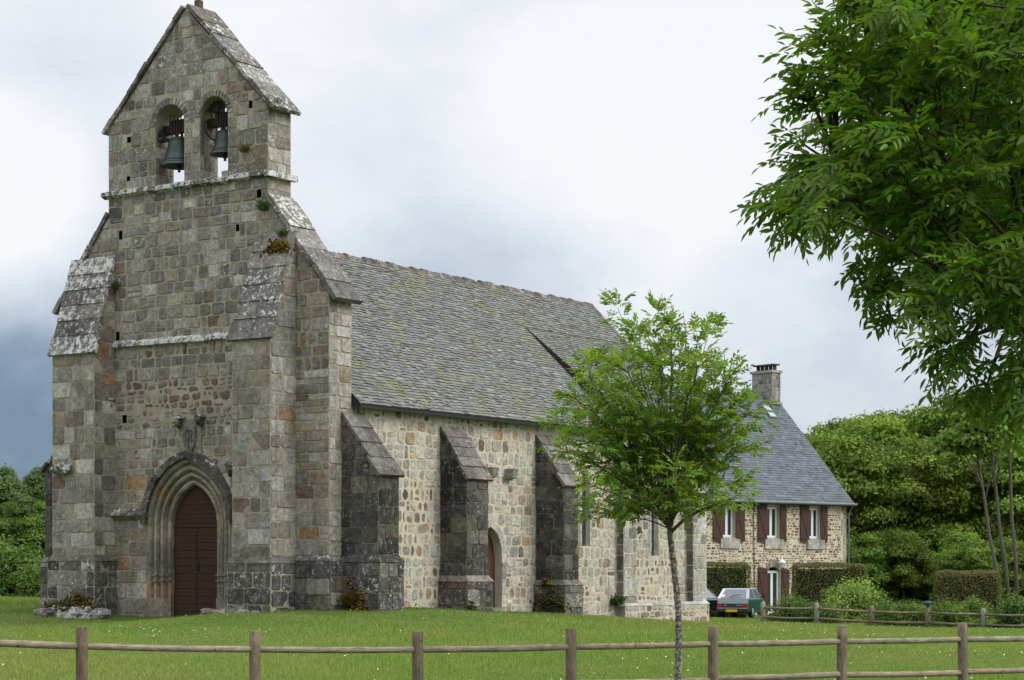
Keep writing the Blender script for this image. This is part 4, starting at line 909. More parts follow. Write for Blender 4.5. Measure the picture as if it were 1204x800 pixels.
# ------------------------------------------------------------------ the house behind (local x along its front, y inwards)
HX, HY = 18.04, 112.0; HB = EYE - 2.45
def Zh(z): return z + 2.45
house = thing('stone_house', 'two storey rubble stone house with blue grey slate roof and red brown shutters', 'house', (HX, HY, HB), R(40))
def make_house():
    W, D, ze = -14.2, 10.9, Zh(3.5); op = []
    ups = [(-9.57, -8.63), (-6.28, -5.31), (-3.03, -2.12)]
    for a, b in ups: op.append(Rect(a - .02, b + .02, Zh(1.55), Zh(3.22)))
    op.append(Arch(-5.72, .53, Zh(-.15), -.2, 0.0)); low = op[-1]; low.top = low.zs + .22
    class Seg:       # low segmental arch
        def rng(s, t0, t1): return (-6.27, -5.17) if t0 < Zh(.05) else None
        def outline(s): return [(-5.19, 0.05), (-5.19, Zh(-.12)), (-5.45, Zh(0.02)), (-5.72, Zh(.06)), (-5.99, Zh(.02)), (-6.25, Zh(-.12)), (-6.25, 0.05)]
    op[-1] = Seg()
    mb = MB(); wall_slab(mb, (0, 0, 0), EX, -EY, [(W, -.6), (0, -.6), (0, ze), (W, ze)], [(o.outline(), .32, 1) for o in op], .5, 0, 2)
    g = [(0.5, -.6), (D, -.6), (D, ze), (D / 2, Zh(9.35)), (.5, ze + .4)]
    for x0, x1 in ((-.5, 0), (W, W + .5)):
        mb.add([(x0, y, z) for y, z in g] + [(x1, y, z) for y, z in g], [tuple(range(5))[::-1], tuple(range(5, 10))] + [(i, (i + 1) % 5, 5 + (i + 1) % 5, 5 + i) for i in range(5)], (0, 0, 0, 0), 0)
    mb.box((W + .51, D - .5, -.6), (-.51, D, ze), (0, 0, 0, 0), 0)
    cut = op + [Rect(-.42, .01, -1, 20)] + [Rect(a - .12, b + .38, Zh(1.22), Zh(3.5)) for a, b in ups]
    masonry(mb, (0, 0, 0), EX, -EY, [(-11.6, -.2), (0, -.2), (0, ze - .05), (-11.6, ze - .05)], ST_HOUSE, cut)
    PQ = [(3, (0.27, 0.25, 0.215), .1), (2, (0.32, 0.28, 0.22), .05), (1, (0.2, 0.16, .13), .1)]
    qs = S((.3, .5), (.3, .42), PQ, .03, .008)
    z = -.2
    while z < ze - .1:      # quoins
        z1 = min(ze - .05, z + rnd.uniform(.35, .55)); l = rnd.choice([.24, .4]); put_stone(mb, Vector((0, 0, 0)), EX, -EY, [(-l, z + .012), (-.01, z + .012), (-.01, z1 - .012), (-l, z1 - .012)], .02, pick(PQ), 1, inset=.01); z = z1
    for a, b in ups:
        z = Zh(1.55)
        while z < Zh(3.2):
            z1 = min(Zh(3.22), z + rnd.uniform(.3, .45)); put_stone(mb, Vector((0, 0, 0)), EX, -EY, [(b + .03, z + .01), (b + .34, z + .01), (b + .34, z1 - .01), (b + .03, z1 - .01)], .018, pick(PQ), 1, inset=.01); z = z1
    for k in range(5):      # stones of the low arch
        a = -6.3 + k * .235; zc = [-.1, .02, .07, .02, -.1][k]; put_stone(mb, Vector((0, 0, 0)), EX, -EY, [(a, Zh(zc)), (a + .225, Zh(zc)), (a + .235, Zh(zc + .36)), (a - .01, Zh(zc + .36))], .03, pick(PQ), 1, inset=.012)
    for a in (-3.1, -2.65): put_stone(mb, Vector((0, 0, 0)), EX, -EY, [(a, Zh(.05)), (a + .4, Zh(.05)), (a + .4, Zh(.42)), (a, Zh(.42))], .022, pick(PQ), 1, inset=.012)
    mb.build('wall', ['mortar_house', 'stone', 'hole_shade'], house)
    # windows
    def window(a, b, z0, z1, lit):
        f = MB(); y = .16; w = .075
        def fr(xa, xb, za, zb, ww, yy=y):
            for (p, q) in (((xa, yy, za), (xa + ww, yy + .06, zb)), ((xb - ww, yy, za), (xb, yy + .06, zb)), ((xa + ww, yy, za), (xb - ww, yy + .06, za + ww)), ((xa + ww, yy, zb - ww), (xb - ww, yy + .06, zb))): f.box(p, q)
        fr(a, b, z0, z1, .05); m = a + (b - a) * .5; fr(a + .052, m - .004, z0 + .052, z1 - .052, w, y - .02); fr(m + .004, b - .052, z0 + .052, z1 - .052, w, y - .02)
        fo = f.build('window', ['white'], house)
        g = MB(); g.box((a + .06, y + .02, z0 + .06), (b - .06, y + .03, z1 - .06)); g.build('pane', ['glass'], fo)
        if lit: cu = MB(); cu.box((a + .1, y + .06, z0 + .1), (a + .1 + lit, y + .075, z1 - .1)); cu.build('curtain', ['white'], fo)
        return fo
    for i, (a, b) in enumerate(ups):
        f = window(a, b, Zh(1.56), Zh(3.2), (0, .0, .2)[i])
        s = MB(); s.box((a - .16, -.09, Zh(1.0)), (b + .3, .1, Zh(1.545)), (0.36, 0.335, 0.29, .05)); s.build('sill', ['dressed'], f)
    window(-6.24, -5.2, 0.05, Zh(-.14), .25)
    def shutter(x0, x1, z0, z1, arched=0):
        m = MB(); n = 4
        for k in range(n):
            a = x0 + (x1 - x0) * k / n; b = x0 + (x1 - x0) * (k + 1) / n - .008; top = z1 - (arched * (k if arched > 0 else n - 1 - k) / n * .1 if arched else 0); m.box((a, -.085, z0), (b, -.05, top))
        for z in (z0 + .14, z1 - .24): m.box((x0 + .02, -.108, z), (x1 - .02, -.086, z + .1))
        q = []; za, zb = z0 + .24, z1 - .24
        for yy in (-.106, -.086): q += [(x0 + .03, yy, zb - .1), (x1 - .12, yy, za), (x1 - .03, yy, za + .02), (x0 + .12, yy, zb)]
        m.add(q, [(0, 1, 2, 3), (7, 6, 5, 4), (0, 4, 5, 1), (1, 5, 6, 2), (2, 6, 7, 3), (3, 7, 4, 0)]); sh = m.build('shutter', ['shutter'], house)
        for z in (z0 + .17, z1 - .21): h = MB(); h.box((x0 + .01, -.114, z), (x1 - .1, -.109, z + .035)); h.build('hinge', ['iron'], sh)
    for i, (a, b) in enumerate(ups):
        shutter(a - .68, a - .01, Zh(1.36), Zh(3.3)); shutter(b + (.02, .0, .0)[i], b + (.02, 0, 0)[i] + (.66, .5, .54)[i], Zh(1.36), Zh(3.28))
    shutter(-6.94, -6.27, .05, Zh(-.02), -1); shutter(-5.17, -4.6, .05, Zh(.0), 1)
    # roof
    zr = Zh(9.62); mb = MB(); ye = -.35; ze2 = ze - .32 * 1.13 + .3
    PN = [(4, (0.095, 0.105, 0.12), 0), (3, (0.105, 0.116, 0.132), 0), (2, (0.086, 0.096, 0.111), 0)]
    xr = .28
    slate_roof(mb, (W - .2, ye, ze2), (xr, ye, ze2), (W - .2, D / 2, zr), (xr, D / 2, zr), 0.18, 0.28, PN, .022, .006, .006)
    mb.add([(W - .2, ye, ze2 - .01), (xr, ye, ze2 - .01), (xr, D / 2, zr - .01), (W - .2, D / 2, zr - .01)], [(0, 1, 2, 3)], (.08, .09, .11, 0), 0)
    mb.add([(W - .2, D + .35, ze2), (xr, D + .35, ze2), (xr, D / 2, zr), (W - .2, D / 2, zr)], [(3, 2, 1, 0)], (.1, .115, .14, 0), 0)
    roof = mb.build('roof', ['slate_new'], house)
    mb = MB(); mb.hexa([(W - .2, D / 2 - .14, zr - .1), (-.74, D / 2 - .14, zr - .1), (-.74, D / 2 + .14, zr - .1), (W - .2, D / 2 + .14, zr - .1), (W - .2, D / 2 - .02, zr + .07), (-.74, D / 2 - .02, zr + .07), (-.74, D / 2 + .02, zr + .07), (W - .2, D / 2 + .02, zr + .07)]); mb.build('ridge_cap', ['zinc'], roof)
    mb = MB(); mb.tube([(W - .2, ye - .07, ze2 - .03), (xr + .06, ye - .07, ze2 - .03)], [.075, .075], 10); mb.build('gutter', ['zinc'], roof)
    mb = MB(); mb.tube([(.14, ye - .05, ze2 - .06), (.10, -.1, ze2 - .5), (.10, -.08, .2)], [.045] * 3, 8); mb.build('downpipe', ['zinc'], house)
    mb = MB(); mb.box((W, -.3, ze2 - .12), (xr - .02, -.02, ze2 - .03)); mb.build('soffit', ['board'], roof)
    # skylight
    sl_ = (zr - ze2) / (D / 2 - ye); n = Vector((0, -sl_, 1)).normalized(); d = Vector((0, 1, sl_)).normalized(); p = Vector((-1.55, 4.15, ze2 + (4.15 - ye) * sl_))
    m = MB()
    def tl(u, v, h): return p + EX * u + d * v + n * h
    m.hexa([tl(0, 0, .0), tl(.55, 0, .0), tl(.55, 1.0, .0), tl(0, 1.0, 0), tl(0, 0, .1), tl(.55, 0, .1), tl(.55, 1.0, .1), tl(0, 1.0, .1)]); sk = m.build('skylight', ['zinc'], roof)
    m = MB(); m.hexa([tl(.07, .07, .101), tl(.48, .07, .101), tl(.48, .93, .101), tl(.07, .93, .101), tl(.07, .07, .108), tl(.48, .07, .108), tl(.48, .93, .108), tl(.07, .93, .108)]); M['sky_glass'] = mat_plain('skylight glass', (.25, .27, .3), .05, .9, .05, bmp=0); m.build('pane', ['sky_glass'], sk)
    # chimney
    m = MB(); x0, x1, y0, y1 = -.74, -.04, 4.75, 6.25; zb, zt = Zh(7.6), Zh(10.85); m.box((x0, y0, zb), (x1, y1, zt), (.2, .2, .2, 0), 0)
    masonry(m, (0, y0, 0), EX, -EY, [(x0, zb), (x1, zb), (x1, zt), (x0, zt)], ST_CHIM); masonry(m, (x0, 0, 0), EY, -EX, [(y0, zb), (y1, zb), (y1, zt), (y0, zt)], ST_CHIM)
    m.box((x0 - .05, y0 - .1, Zh(9.1)), (x1 + .05, y0 + .01, Zh(9.2)), (.3, .28, .24, .2), 1)
    ch = m.build('chimney', ['mortar', 'stone'], roof)
    m = MB(); m.box((x0 - .09, y0 - .09, zt), (x1 + .09, y1 + .09, zt + .14), (.3, .28, .24, .2)); 
    m.build('chimney_cap', ['dressed'], ch); m = MB()
    for k in range(5): m.box((-.48, y0 + .05 + k * .31, zt + .141), (-.3, y0 + .17 + k * .31, zt + .42), (.05, .05, .05, 0))
    m.box((x0 + .1, y0 - .05, zt + .421), (x1 - .1, y1 + .05, zt + .5), (.06, .06, .062, 0)); m.build('chimney_cover', ['dressed'], ch)
    m = MB(); yq = y0 - .06     # lead flashing
    m.hexa([(x0 - .13, yq - .05, ze2 + (yq - ye) * sl_ - .05), (x0 - .01, yq - .05, ze2 + (yq - ye) * sl_ - .05), (x0 - .01, D / 2, zr - .05), (x0 - .13, D / 2, zr - .05), (x0 - .13, yq - .05, ze2 + (yq - ye) * sl_ + .2), (x0 - .01, yq - .05, ze2 + (yq - ye) * sl_ + .2), (x0 - .01, D / 2, zr + .22), (x0 - .13, D / 2, zr + .22)]); m.build('flashing', ['zinc'], roof)
    # lantern above the low window, a cable down the wall
    m = MB(); m.box((-5.45, -.12, Zh(.42)), (-5.35, -.0, Zh(.52))); m.lathe((-5.4, -.28, Zh(.1)), [(.09, 0), (.2, .16), (.2, .2), (.05, .36), (.03, .5), (.01, .52)], 10); m.tube([(-5.4, 0, Zh(.47)), (-5.4, -.28, Zh(.58))], [.02, .02], 6); m.build('lantern', ['white'], house)
    m = MB(); m.tube([(-7.25, -.04, Zh(3.3)), (-7.27, -.05, Zh(1.6)), (-7.22, -.04, Zh(.2)), (-7.2, -.04, -.2)], [.022] * 4, 6); m.build('cable', ['iron'], house)
make_house()

# ------------------------------------------------------------------ cars
def car_paint(name, col, rough=0.3):
    m, t, b = base_mat(name, rough, 0.5); b.inputs['Base Color'].default_value = col + (1,); b.inputs['Metallic'].default_value = 0.25
    b.inputs['Coat Weight'].default_value = 0.5; b.inputs['Coat Roughness'].default_value = 0.08; M[name] = m
car_paint('green paint', (0.012, 0.085, 0.06)); car_paint('grey with sky reflection', (0.36, 0.39, 0.44)); car_paint('dark green paint', (0.008, 0.022, 0.017))  # the grey stands in for sky reflected on the green hatchback
M['tyre'] = mat_plain('tyre', (0.015, 0.015, 0.015), .9, .2, bmp=0); M['tail'] = mat_plain('red lamp', (0.30, 0.012, 0.012), .3, .5, bmp=0); M['amber'] = mat_plain('amber plate', (0.62, 0.36, 0.02), .5, .3, .05, bmp=0)
M['trim'] = mat_plain('black trim', (0.025, 0.026, 0.03), .55, .4, bmp=0); M['rim'] = mat_plain('wheel rim', (0.4, 0.41, 0.42), .35, .5, metal=.6, bmp=0); M['car_glass'] = mat_plain('car glass', (0.10, 0.12, 0.13), .06, .8, .1, bmp=0); M['sticker'] = mat_plain('sticker', (0.7, 0.5, 0.5), .6, .3, bmp=0)
def make_car(label, loc, rz, L, Wd, H, paint, hatch, rear_detail):
    """+y is forward, the rear bumper sits at y = 0"""
    t = thing('parked_car', label, 'car', loc, rz, 'cars parked beside the church'); w = Wd / 2
    # body shell: cross-sections along y, (half width, z of sill, z of belt)
    mb = MB(); sec = [(0.0, .90 * w, .34, .80), (.06, .97 * w, .30, .86), (.5, w, .24, .90), (L * .32, w, .22, .90), (L * .6, w, .22, .89), (L * .72, w, .24, .86), (L * .9, .96 * w, .26, .74), (L * .98, .9 * w, .3, .62), (L, .84 * w, .34, .55)]
    if not hatch: sec[0] = (0.0, .88 * w, .36, .82); sec[1] = (.08, .96 * w, .3, .92); sec[2] = (.6, w, .24, .95)
    vs = []; fs = []
    for (y, hw, zs, zb) in sec: vs += [(-hw * .92, y, zs), (-hw, y, zs + .12), (-hw, y, zb - .14), (-hw * .94, y, zb), (hw * .94, y, zb), (hw, y, zb - .14), (hw, y, zs + .12), (hw * .92, y, zs)]
    for i in range(len(sec) - 1):
        for k in range(8): fs.append((i * 8 + k, i * 8 + (k + 1) % 8, (i + 1) * 8 + (k + 1) % 8, (i + 1) * 8 + k))
    fs += [tuple(range(8))[::-1], tuple((len(sec) - 1) * 8 + k for k in range(8))]
    mb.add(vs, fs); body = mb.build('body', [paint], t)
    # cabin: glass house and roof with pillars
    if hatch: ya, yb, yc, yd = .10, .62, L * .48, L * .70
    else: ya, yb, yc, yd = .55, 1.25, L * .50, L * .70
    zb = .885; wb, wt = w * .93, w * .76
    P = lambda y, x, z: (x, y, z)
    g = [P(ya, -wb, zb), P(ya, wb, zb), P(yd, wb, zb), P(yd, -wb, zb), P(yb, -wt, H - .03), P(yb, wt, H - .03), P(yc, wt, H - .03), P(yc, -wt, H - .03)]
    mb = MB(); mb.hexa(g); gl = mb.build('windows', ['car_glass'], t)
    mb = MB()
    def bar(a, b, r): mb.tube([a, b], [r, r], 6)
    G = [Vector(q) for q in g]
    mb.hexa([(-wt - .01, yb - .03, H - .045), (wt + .01, yb - .03, H - .045), (wt + .01, yc + .03, H - .045), (-wt - .01, yc + .03, H - .045), (-wt * .9, yb + .03, H), (wt * .9, yb + .03, H), (wt * .9, yc - .04, H), (-wt * .9, yc - .04, H)])
    for a, b in ((0, 4), (1, 5), (2, 6), (3, 7)): bar(G[a], G[b], .045)
    for s in (0, 1):
        lo0, lo1, hi0, hi1 = (G[0], G[3], G[4], G[7]) if s == 0 else (G[1], G[2], G[5], G[6])
        bar(lo0.lerp(lo1, .5), hi0.lerp(hi1, .5), .035)
        if hatch:
            q = [lo0, lo0.lerp(lo1, .16), hi0.lerp(hi1, .10), hi0]; o = Vector((-.02 if s == 0 else .02, 0, 0)); mb.add([v + o for v in q] + [v - o * .2 for v in q], [(0, 1, 2, 3), (3, 2, 1, 0), (0, 4, 5, 1), (1, 5, 6, 2), (2, 6, 7, 3), (3, 7, 4, 0)])
        mb.hexa([lo0 + Vector((0, 0, -.03)), lo1 + Vector((0, 0, -.03)), lo1 + Vector((.03 * (1 if s else -1), 0, -.03)), lo0 + Vector((.03 * (1 if s else -1), 0, -.03)), lo0 + Vector((0, 0, .02)), lo1 + Vector((0, 0, .02)), lo1 + Vector((.03 * (1 if s else -1), 0, .02)), lo0 + Vector((.03 * (1 if s else -1), 0, .02))])
    mb.build('cabin_frame', ['grey with sky reflection' if rear_detail else paint], t)
    for sx in (-1, 1):
        for y in (L * .19, L * .79):
            mb = MB(); mb.tube([(sx * (w - .17), y, .28), (sx * (w + .005), y, .28)], [.28, .28], 18); wh = mb.build('wheel', ['tyre'], t)
            mb = MB(); mb.tube([(sx * (w - .02), y, .28), (sx * (w + .02), y, .28)], [.18, .17], 14); mb.build('rim', ['rim'], wh)
        mb = MB(); mb.hexa([(sx * w, L * .62, .9), (sx * (w + .17), L * .62, .92), (sx * (w + .17), L * .66, .92), (sx * w, L * .66, .9), (sx * w, L * .62, 1.02), (sx * (w + .17), L * .62, 1.03), (sx * (w + .17), L * .66, 1.03), (sx * w, L * .66, 1.02)]); mb.build('mirror', ['trim'], t)
    for q0, q1 in (((-w * .97, -.09, .30), (w * .97, -.0, .47)), ((-w * .95, L - .02, .28), (w * .95, L + .07, .46))): mb = MB(); mb.box(q0, q1); mb.build('bumper', ['trim'], t)
    if rear_detail:
        mb = MB(); q = []
        # the pressed tailgate: panel below the rear window, and its frame, greyed for reflected sky
        mb.box((-w * .91, -.03, .66), (w * .91, .06, .905)); d0, d1 = Vector((0, ya - .02, zb)), Vector((0, yb - .02, H - .04))
        for sx in (-1, 1): mb.hexa([(sx * wb, ya - .035, zb - .01), (sx * (wb - .1), ya - .035, zb - .01), (sx * (wb - .1), ya + .05, zb - .01), (sx * wb, ya + .05, zb - .01), (sx * wt, yb - .035, H - .05), (sx * (wt - .09), yb - .035, H - .05), (sx * (wt - .09), yb + .05, H - .05), (sx * wt, yb + .05, H - .05)])
        hg = mb.build('tailgate', ['grey with sky reflection'], t)
        mb = MB(); mb.box((-w * .93, -.055, .50), (w * .93, -.031, .67)); mb.build('rear_panel', ['trim'], t)
        for sx in (-1, 1): mb = MB(); a, b = sorted((sx * w * .62, sx * w * .94)); mb.box((a, -.075, .50), (b, -.056, .67)); mb.build('tail_light', ['tail'], t)
        mb = MB(); mb.box((-w * .92, -.10, .44), (w * .92, -.091, .475)); mb.build('bumper_strip', ['grey with sky reflection'], t)
        mb = MB(); mb.box((-.30, -.112, .28), (.24, -.096, .395)); pl = mb.build('number_plate', ['amber'], t)
        mb = MB()
        for k, (a, b) in enumerate(((-.26, -.20), (-.18, -.12), (-.10, -.04), (0.0, .04), (.06, .12), (.15, .2))): mb.box((a, -.114, .305), (b, -.1125, .37))
        mb = MB(); p0 = Vector((-.18, ya - .01, zb + .06)); mb.tube([p0, p0 + Vector((.2, .08, .10)), p0 + Vector((.52, .10, .14))], [.022, .02, .014], 5); mb.build('wiper', ['trim'], t)
        n = Vector((0, -(H - .03 - zb), yb - ya)).normalized(); u = Vector((0, yb - ya, H - .03 - zb)).normalized(); c = Vector((-w * .66, ya, zb)) + u * .2
        mb = MB(); pts = [c + n * .012 + EX * (.09 * math.cos(a)) + u * (.09 * math.sin(a)) for a in [6.2832 * k / 16 for k in range(16)]]; mb.add(pts + [p - n * .006 for p in pts], [tuple(range(16))] + [(i, (i + 1) % 16, 16 + (i + 1) % 16, 16 + i) for i in range(16)]); mb.build('sticker', ['sticker'], t)
        for x in (-.42, .18, .35): mb = MB(); mb.box((x, -.062, .57), (x + .16, -.056, .605)); mb.build('badge', ['rim'], hg)
    else:
        for sx in (-1, 1): mb = MB(); a, b = sorted((sx * w * .6, sx * w * .92)); mb.box((a, -.02, .62), (b, .08, .8)); mb.build('tail_light', ['tail'], t)
    return t
p = world_at(864.5, 727, 97.0); zc = gz(p.x, p.y)
make_car('small green hatchback with a tailgate coloured grey as reflected sky, red tail lamps and yellow number plate', (p.x - .12, p.y, zc + .06), R(-21), 3.7, 1.57, 1.37, 'green paint', True, True)
p = world_at(844, 727, 96.5); make_car('dark green car half hidden behind the far corner of the church', (p.x - .15, p.y + 1.6, gz(p.x, p.y) + .05), R(52), 4.2, 1.65, 1.38, 'dark green paint', True, False)

# ------------------------------------------------------------------ fences
def wood_col(): k = rnd.uniform(.85, 1.15); return (0.165 * k, 0.13 * k, 0.088 * k, 0)
def near_fence():
    px = [96, 300, 491, 671.5, 838.5, 990.5, 1131.5]; top = [738, 742.5, 743, 740, 737, 736, 733]
    an = R(26.5); Zs = []; Xs = []
    for k in range(7):     # posts on one straight line, at their measured bearings
        q = (px[k] - CXP) / FPX; s = (q * 22.5 - (96 - CXP) / FPX * 22.5) / (math.cos(an) - q * math.sin(an)); Zs.append(22.5 + s * math.sin(an)); Xs.append(q * Zs[-1])
    d = 1.98
    Xs = [Xs[0] - 2 * d * math.cos(an), Xs[0] - d * math.cos(an)] + Xs + [Xs[-1] + d * math.cos(an), Xs[-1] + 2 * d * math.cos(an)]; Zs = [Zs[0] - 2 * d * math.sin(an), Zs[0] - d * math.sin(an)] + Zs + [Zs[-1] + d * math.sin(an), Zs[-1] + 2 * d * math.sin(an)]
    tz = [EYE - (v - HZ) / FPX * z for v, z in zip([728, 733] + top + [731, 730], Zs)]
    f = thing('wooden_fence', 'nearest fence of round wooden posts and rails crossing the meadow before the church', 'fence', (Xs[5], Zs[5], gz(Xs[5], Zs[5]))); o = Vector(f.location)
    railL = [742, 750, 760, 763.7, 764, 760.8, 757.4, 754.3, 752, 749.5, 748]
    for k in range(11):
        mb = MB(); x, y = Xs[k], Zs[k]; g = gz(x, y); r = .066 * rnd.uniform(.95, 1.06); a, b = rnd.gauss(0, .012), rnd.gauss(0, .012); c = wood_col()
        if k == 2: c = (0.15, 0.108, 0.072, 0)
        z1 = tz[k]; n = 7; pts = [Vector((x + a * (1 - i / n), y + b * (1 - i / n), g - .3 + (z1 - g + .3) * i / n)) - o for i in range(n + 1)] ; pts.append(pts[-1] + Vector((0, 0, .008)))
        mb.tube(pts, [r * (1.08 - .08 * i / n) for i in range(n + 1)] + [r * .86], 12, c); po = mb.build('post', ['post'], f, True)
        for q in po.data.polygons[-2:]: q.use_smooth = False
    for k in range(10):
        for j, dz in enumerate((0, -.435)):
            ya, yb = railL[k], railL[k + 1]; za = EYE - (ya - HZ) / FPX * Zs[k] + dz; zb = EYE - (yb - HZ) / FPX * Zs[k + 1] + dz + (rnd.uniform(-.02, .02) if j else 0)
            A, B = Vector((Xs[k], Zs[k] , za)), Vector((Xs[k + 1], Zs[k + 1], zb)); dv = (B - A); pts = [A + dv * u + Vector((0, 0, -.008 * math.sin(math.pi * u))) - o for u in [.012, .02, .2, .4, .6, .8, .98, .988]]
            c = (0.25 * rnd.uniform(.9, 1.1), 0.205, 0.145, 0); r = .039 * rnd.uniform(.95, 1.05); mb = MB(); mb.tube(pts, [r * .7, r] + [r * rnd.uniform(.96, 1.04) for _ in range(4)] + [r, r * .7], 10, c); mb.build('rail', ['rail'], f, True)
near_fence()
FARF = []
def far_fence():
    px = [897, 960, 1025, 1091, 1156.5, 1222, 1290]; tp = [708.5, 709.5, 713, 714, 716, 717, 718]; Zs = [87.5, 86, 84.5, 83, 81.5, 80, 78.5]
    P = []
    for k in range(7): x = (px[k] - CXP) / FPX * Zs[k]; P.append((x, Zs[k], gz(x, Zs[k]), EYE - (tp[k] - HZ) / FPX * Zs[k]))
    f = thing('wooden_fence', 'far grey post and rail fence in front of the shrubs', 'fence', (P[3][0], P[3][1], P[3][2])); o = Vector(f.location)
    for k, (x, y, g, z1) in enumerate(P):
        mb = MB(); c = (.27, .25, .215, 0) if k in (0, 1, 4) else (.19, .165, .13, 0); mb.tube([Vector((x, y, g - .3)) - o, Vector((x, y, z1 - .05)) - o, Vector((x, y, z1)) - o, Vector((x, y, z1 + .02)) - o], [.105, .095, .08, .03], 10, c); mb.build('post', ['post'], f, True); FARF.append((x, y, g, z1))
    for k in range(6):
        for h in (.22, .62):
            A = Vector((P[k][0], P[k][1] - .02, P[k][3] - h)); B = Vector((P[k + 1][0], P[k + 1][1] - .02, P[k + 1][3] - h)); mb = MB(); mb.tube([A - o, A.lerp(B, .5) - o + Vector((0, 0, -.03)), B - o], [.05, .05, .05], 8, (.2, .15, .10, 0) if k in (1, 2) else (.17, .14, .105, 0)); mb.build('rail', ['rail'], f, True)
far_fence()
mb = MB(); x, y, g, z1 = FARF[3]; mb.lathe((0, 0, 0), [(.04, 0), (.05, .05), (.19, .07), (.2, .16), (.14, .22), (.03, .24)], 12); o = mb.build('post_cap', ['trim'], None); o.location = (x, y, z1 + .01); tag(o, 'small dark cap shaped object on top of a far grey fence post', 'cap')
mb = MB(); mb.tube([(0, 0, 0), (-.9, .5, 2.6)], [.05, .05], 8); o = mb.build('pole', ['white'], None); p = world_at(844, 690, 104.2); o.location = (p.x, p.y, gz(p.x, p.y)); tag(o, 'white pole leaning against the stone house under its first shuttered window', 'pole')

# ------------------------------------------------------------------ foliage
def leaf_quads(pos, nrm, size, aspect, rng, cols):
    """one folded leaf clump (a bent diamond of two triangles) per position"""
    n = len(pos); nrm = nrm / np.linalg.norm(nrm, axis=1, keepdims=True); r = rng.normal(size=(n, 3)); u = np.cross(nrm, r); u /= np.linalg.norm(u, axis=1, keepdims=True); v = np.cross(nrm, u)
    L = (size * rng.uniform(.6, 1.4, n))[:, None]; W = L * aspect
    a = pos - u * L * .5; b = pos + v * W * .5 + nrm * L * .12; c = pos + u * L * .5; d = pos - v * W * .5 + nrm * L * .12
    V = np.stack([a, b, c, d], 1).reshape(-1, 3); F = (np.arange(n) * 4)[:, None] + np.array([[0, 1, 2], [0, 2, 3]]).reshape(1, 6); F = F.reshape(-1, 3); C = np.repeat(cols, 4, axis=0)
    return V, F, C
def leaf_cols(n, rng, base, var=.18, hue=.12, warm=0.0):
    k = np.clip(rng.normal(1, var, n), .5, 1.7)[:, None]; c = np.array(base)[None] * k; c[:, 0] *= np.clip(rng.normal(1 + warm, hue, n), .6, 1.6); c[:, 2] *= np.clip(rng.normal(1, hue, n), .5, 1.6)
    return np.c_[c, np.ones(n)]
def crown_mesh(name, parent, seed, rx, rz, zc, nlobes, nleaf, size, base, mat='leaf_wood', flat=.75, aspect=.6, lobe=(.22, .36), bottom=-.75):
    rng = np.random.default_rng(seed); P = []; N = []; K = []
    lob = []
    while len(lob) < nlobes:
        d = rng.normal(size=3); d /= np.linalg.norm(d)
        if d[2] < bottom: continue
        q = rng.uniform(.45, .82) if rng.random() < .75 else rng.uniform(.1, .45); c = d * q * np.array([rx, rx, rz]); lob.append((c, rng.uniform(*lobe) * rx, rng.normal(1, .13)))
    w = np.array([l[1] ** 2 for l in lob]); cnt = (w / w.sum() * nleaf).astype(int)
    for (c, r, tone), m in zip(lob, cnt):
        d = rng.normal(size=(m, 3)); d /= np.linalg.norm(d, axis=1, keepdims=True); d[:, 2] = np.where(d[:, 2] < -.3, -d[:, 2] * rng.uniform(0, 1, m), d[:, 2])
        rad = r * rng.uniform(.55, 1.08, m) * (1 + .2 * np.sin(d[:, 0] * 5 + c[0] * 3) * np.sin(d[:, 1] * 5 + c[1]))
        p = c + d * rad[:, None] * np.array([1, 1, flat]); P.append(p); nn = d + np.array([0, 0, .5]) + rng.normal(0, .45, (m, 3)); N.append(nn); K.append(np.full(m, tone))
    P = np.concatenate(P); N = np.concatenate(N); K = np.concatenate(K); P[:, 2] += zc
    C = leaf_cols(len(P), rng, base); C[:, :3] *= K[:, None]
    V, F, C = leaf_quads(P, N, size, aspect, rng, C)
    o = np_mesh(name, V, F, C, mat, parent); return o, lob
def trunk_mesh(parent, h, r, lob, zc, seed, col=(.11, .095, .075, 0), lean=(0, 0), nb=9):
    q = random.Random(seed); mb = MB(); pts = [Vector((lean[0] * t + .12 * math.sin(3 * t + seed), lean[1] * t, h * t - .3 * (1 - t))) for t in [k / 7 for k in range(8)]]
    mb.tube(pts, [r * (1.25 if k == 0 else 1 - .09 * k) for k in range(8)], 9, col)
    for c, rr, _ in lob[:nb]:
        e = Vector((c[0], c[1], c[2] + zc)); k = q.randint(3, 7); s = pts[k]; m = s.lerp(e, .5) + Vector((0, 0, -.08 * (e - s).length)); mb.tube([s, s.lerp(m, .5), m, e], [r * .5, r * .42, r * .3, r * .1], 6, col)
    return mb.build('trunk', ['bark'], parent, True)
def make_tree(label, cat_, seed, rx, rz, zc, base, nl=34, nleaf=9000, size=.34, r=.2, **k):
    t = thing('leafy_tree', label, cat_); _, lob = crown_mesh('crown', t, seed, rx, rz, zc, nl, nleaf, size, base, **k); trunk_mesh(t, zc, r, lob, zc, seed); return t
GREENS = [(0.118, 0.188, 0.030), (0.098, 0.165, 0.034), (0.142, 0.208, 0.030), (0.085, 0.132, 0.042), (0.160, 0.222, 0.034)]
protos = [make_tree('', 'tree', 100 + i, 4.4 + .3 * (i % 3), 6.2 + .5 * (i % 2), 6.6 + .4 * (i % 3), GREENS[i], 52, 17000, .33, bottom=-.95) for i in range(5)]
used = [False] * 5
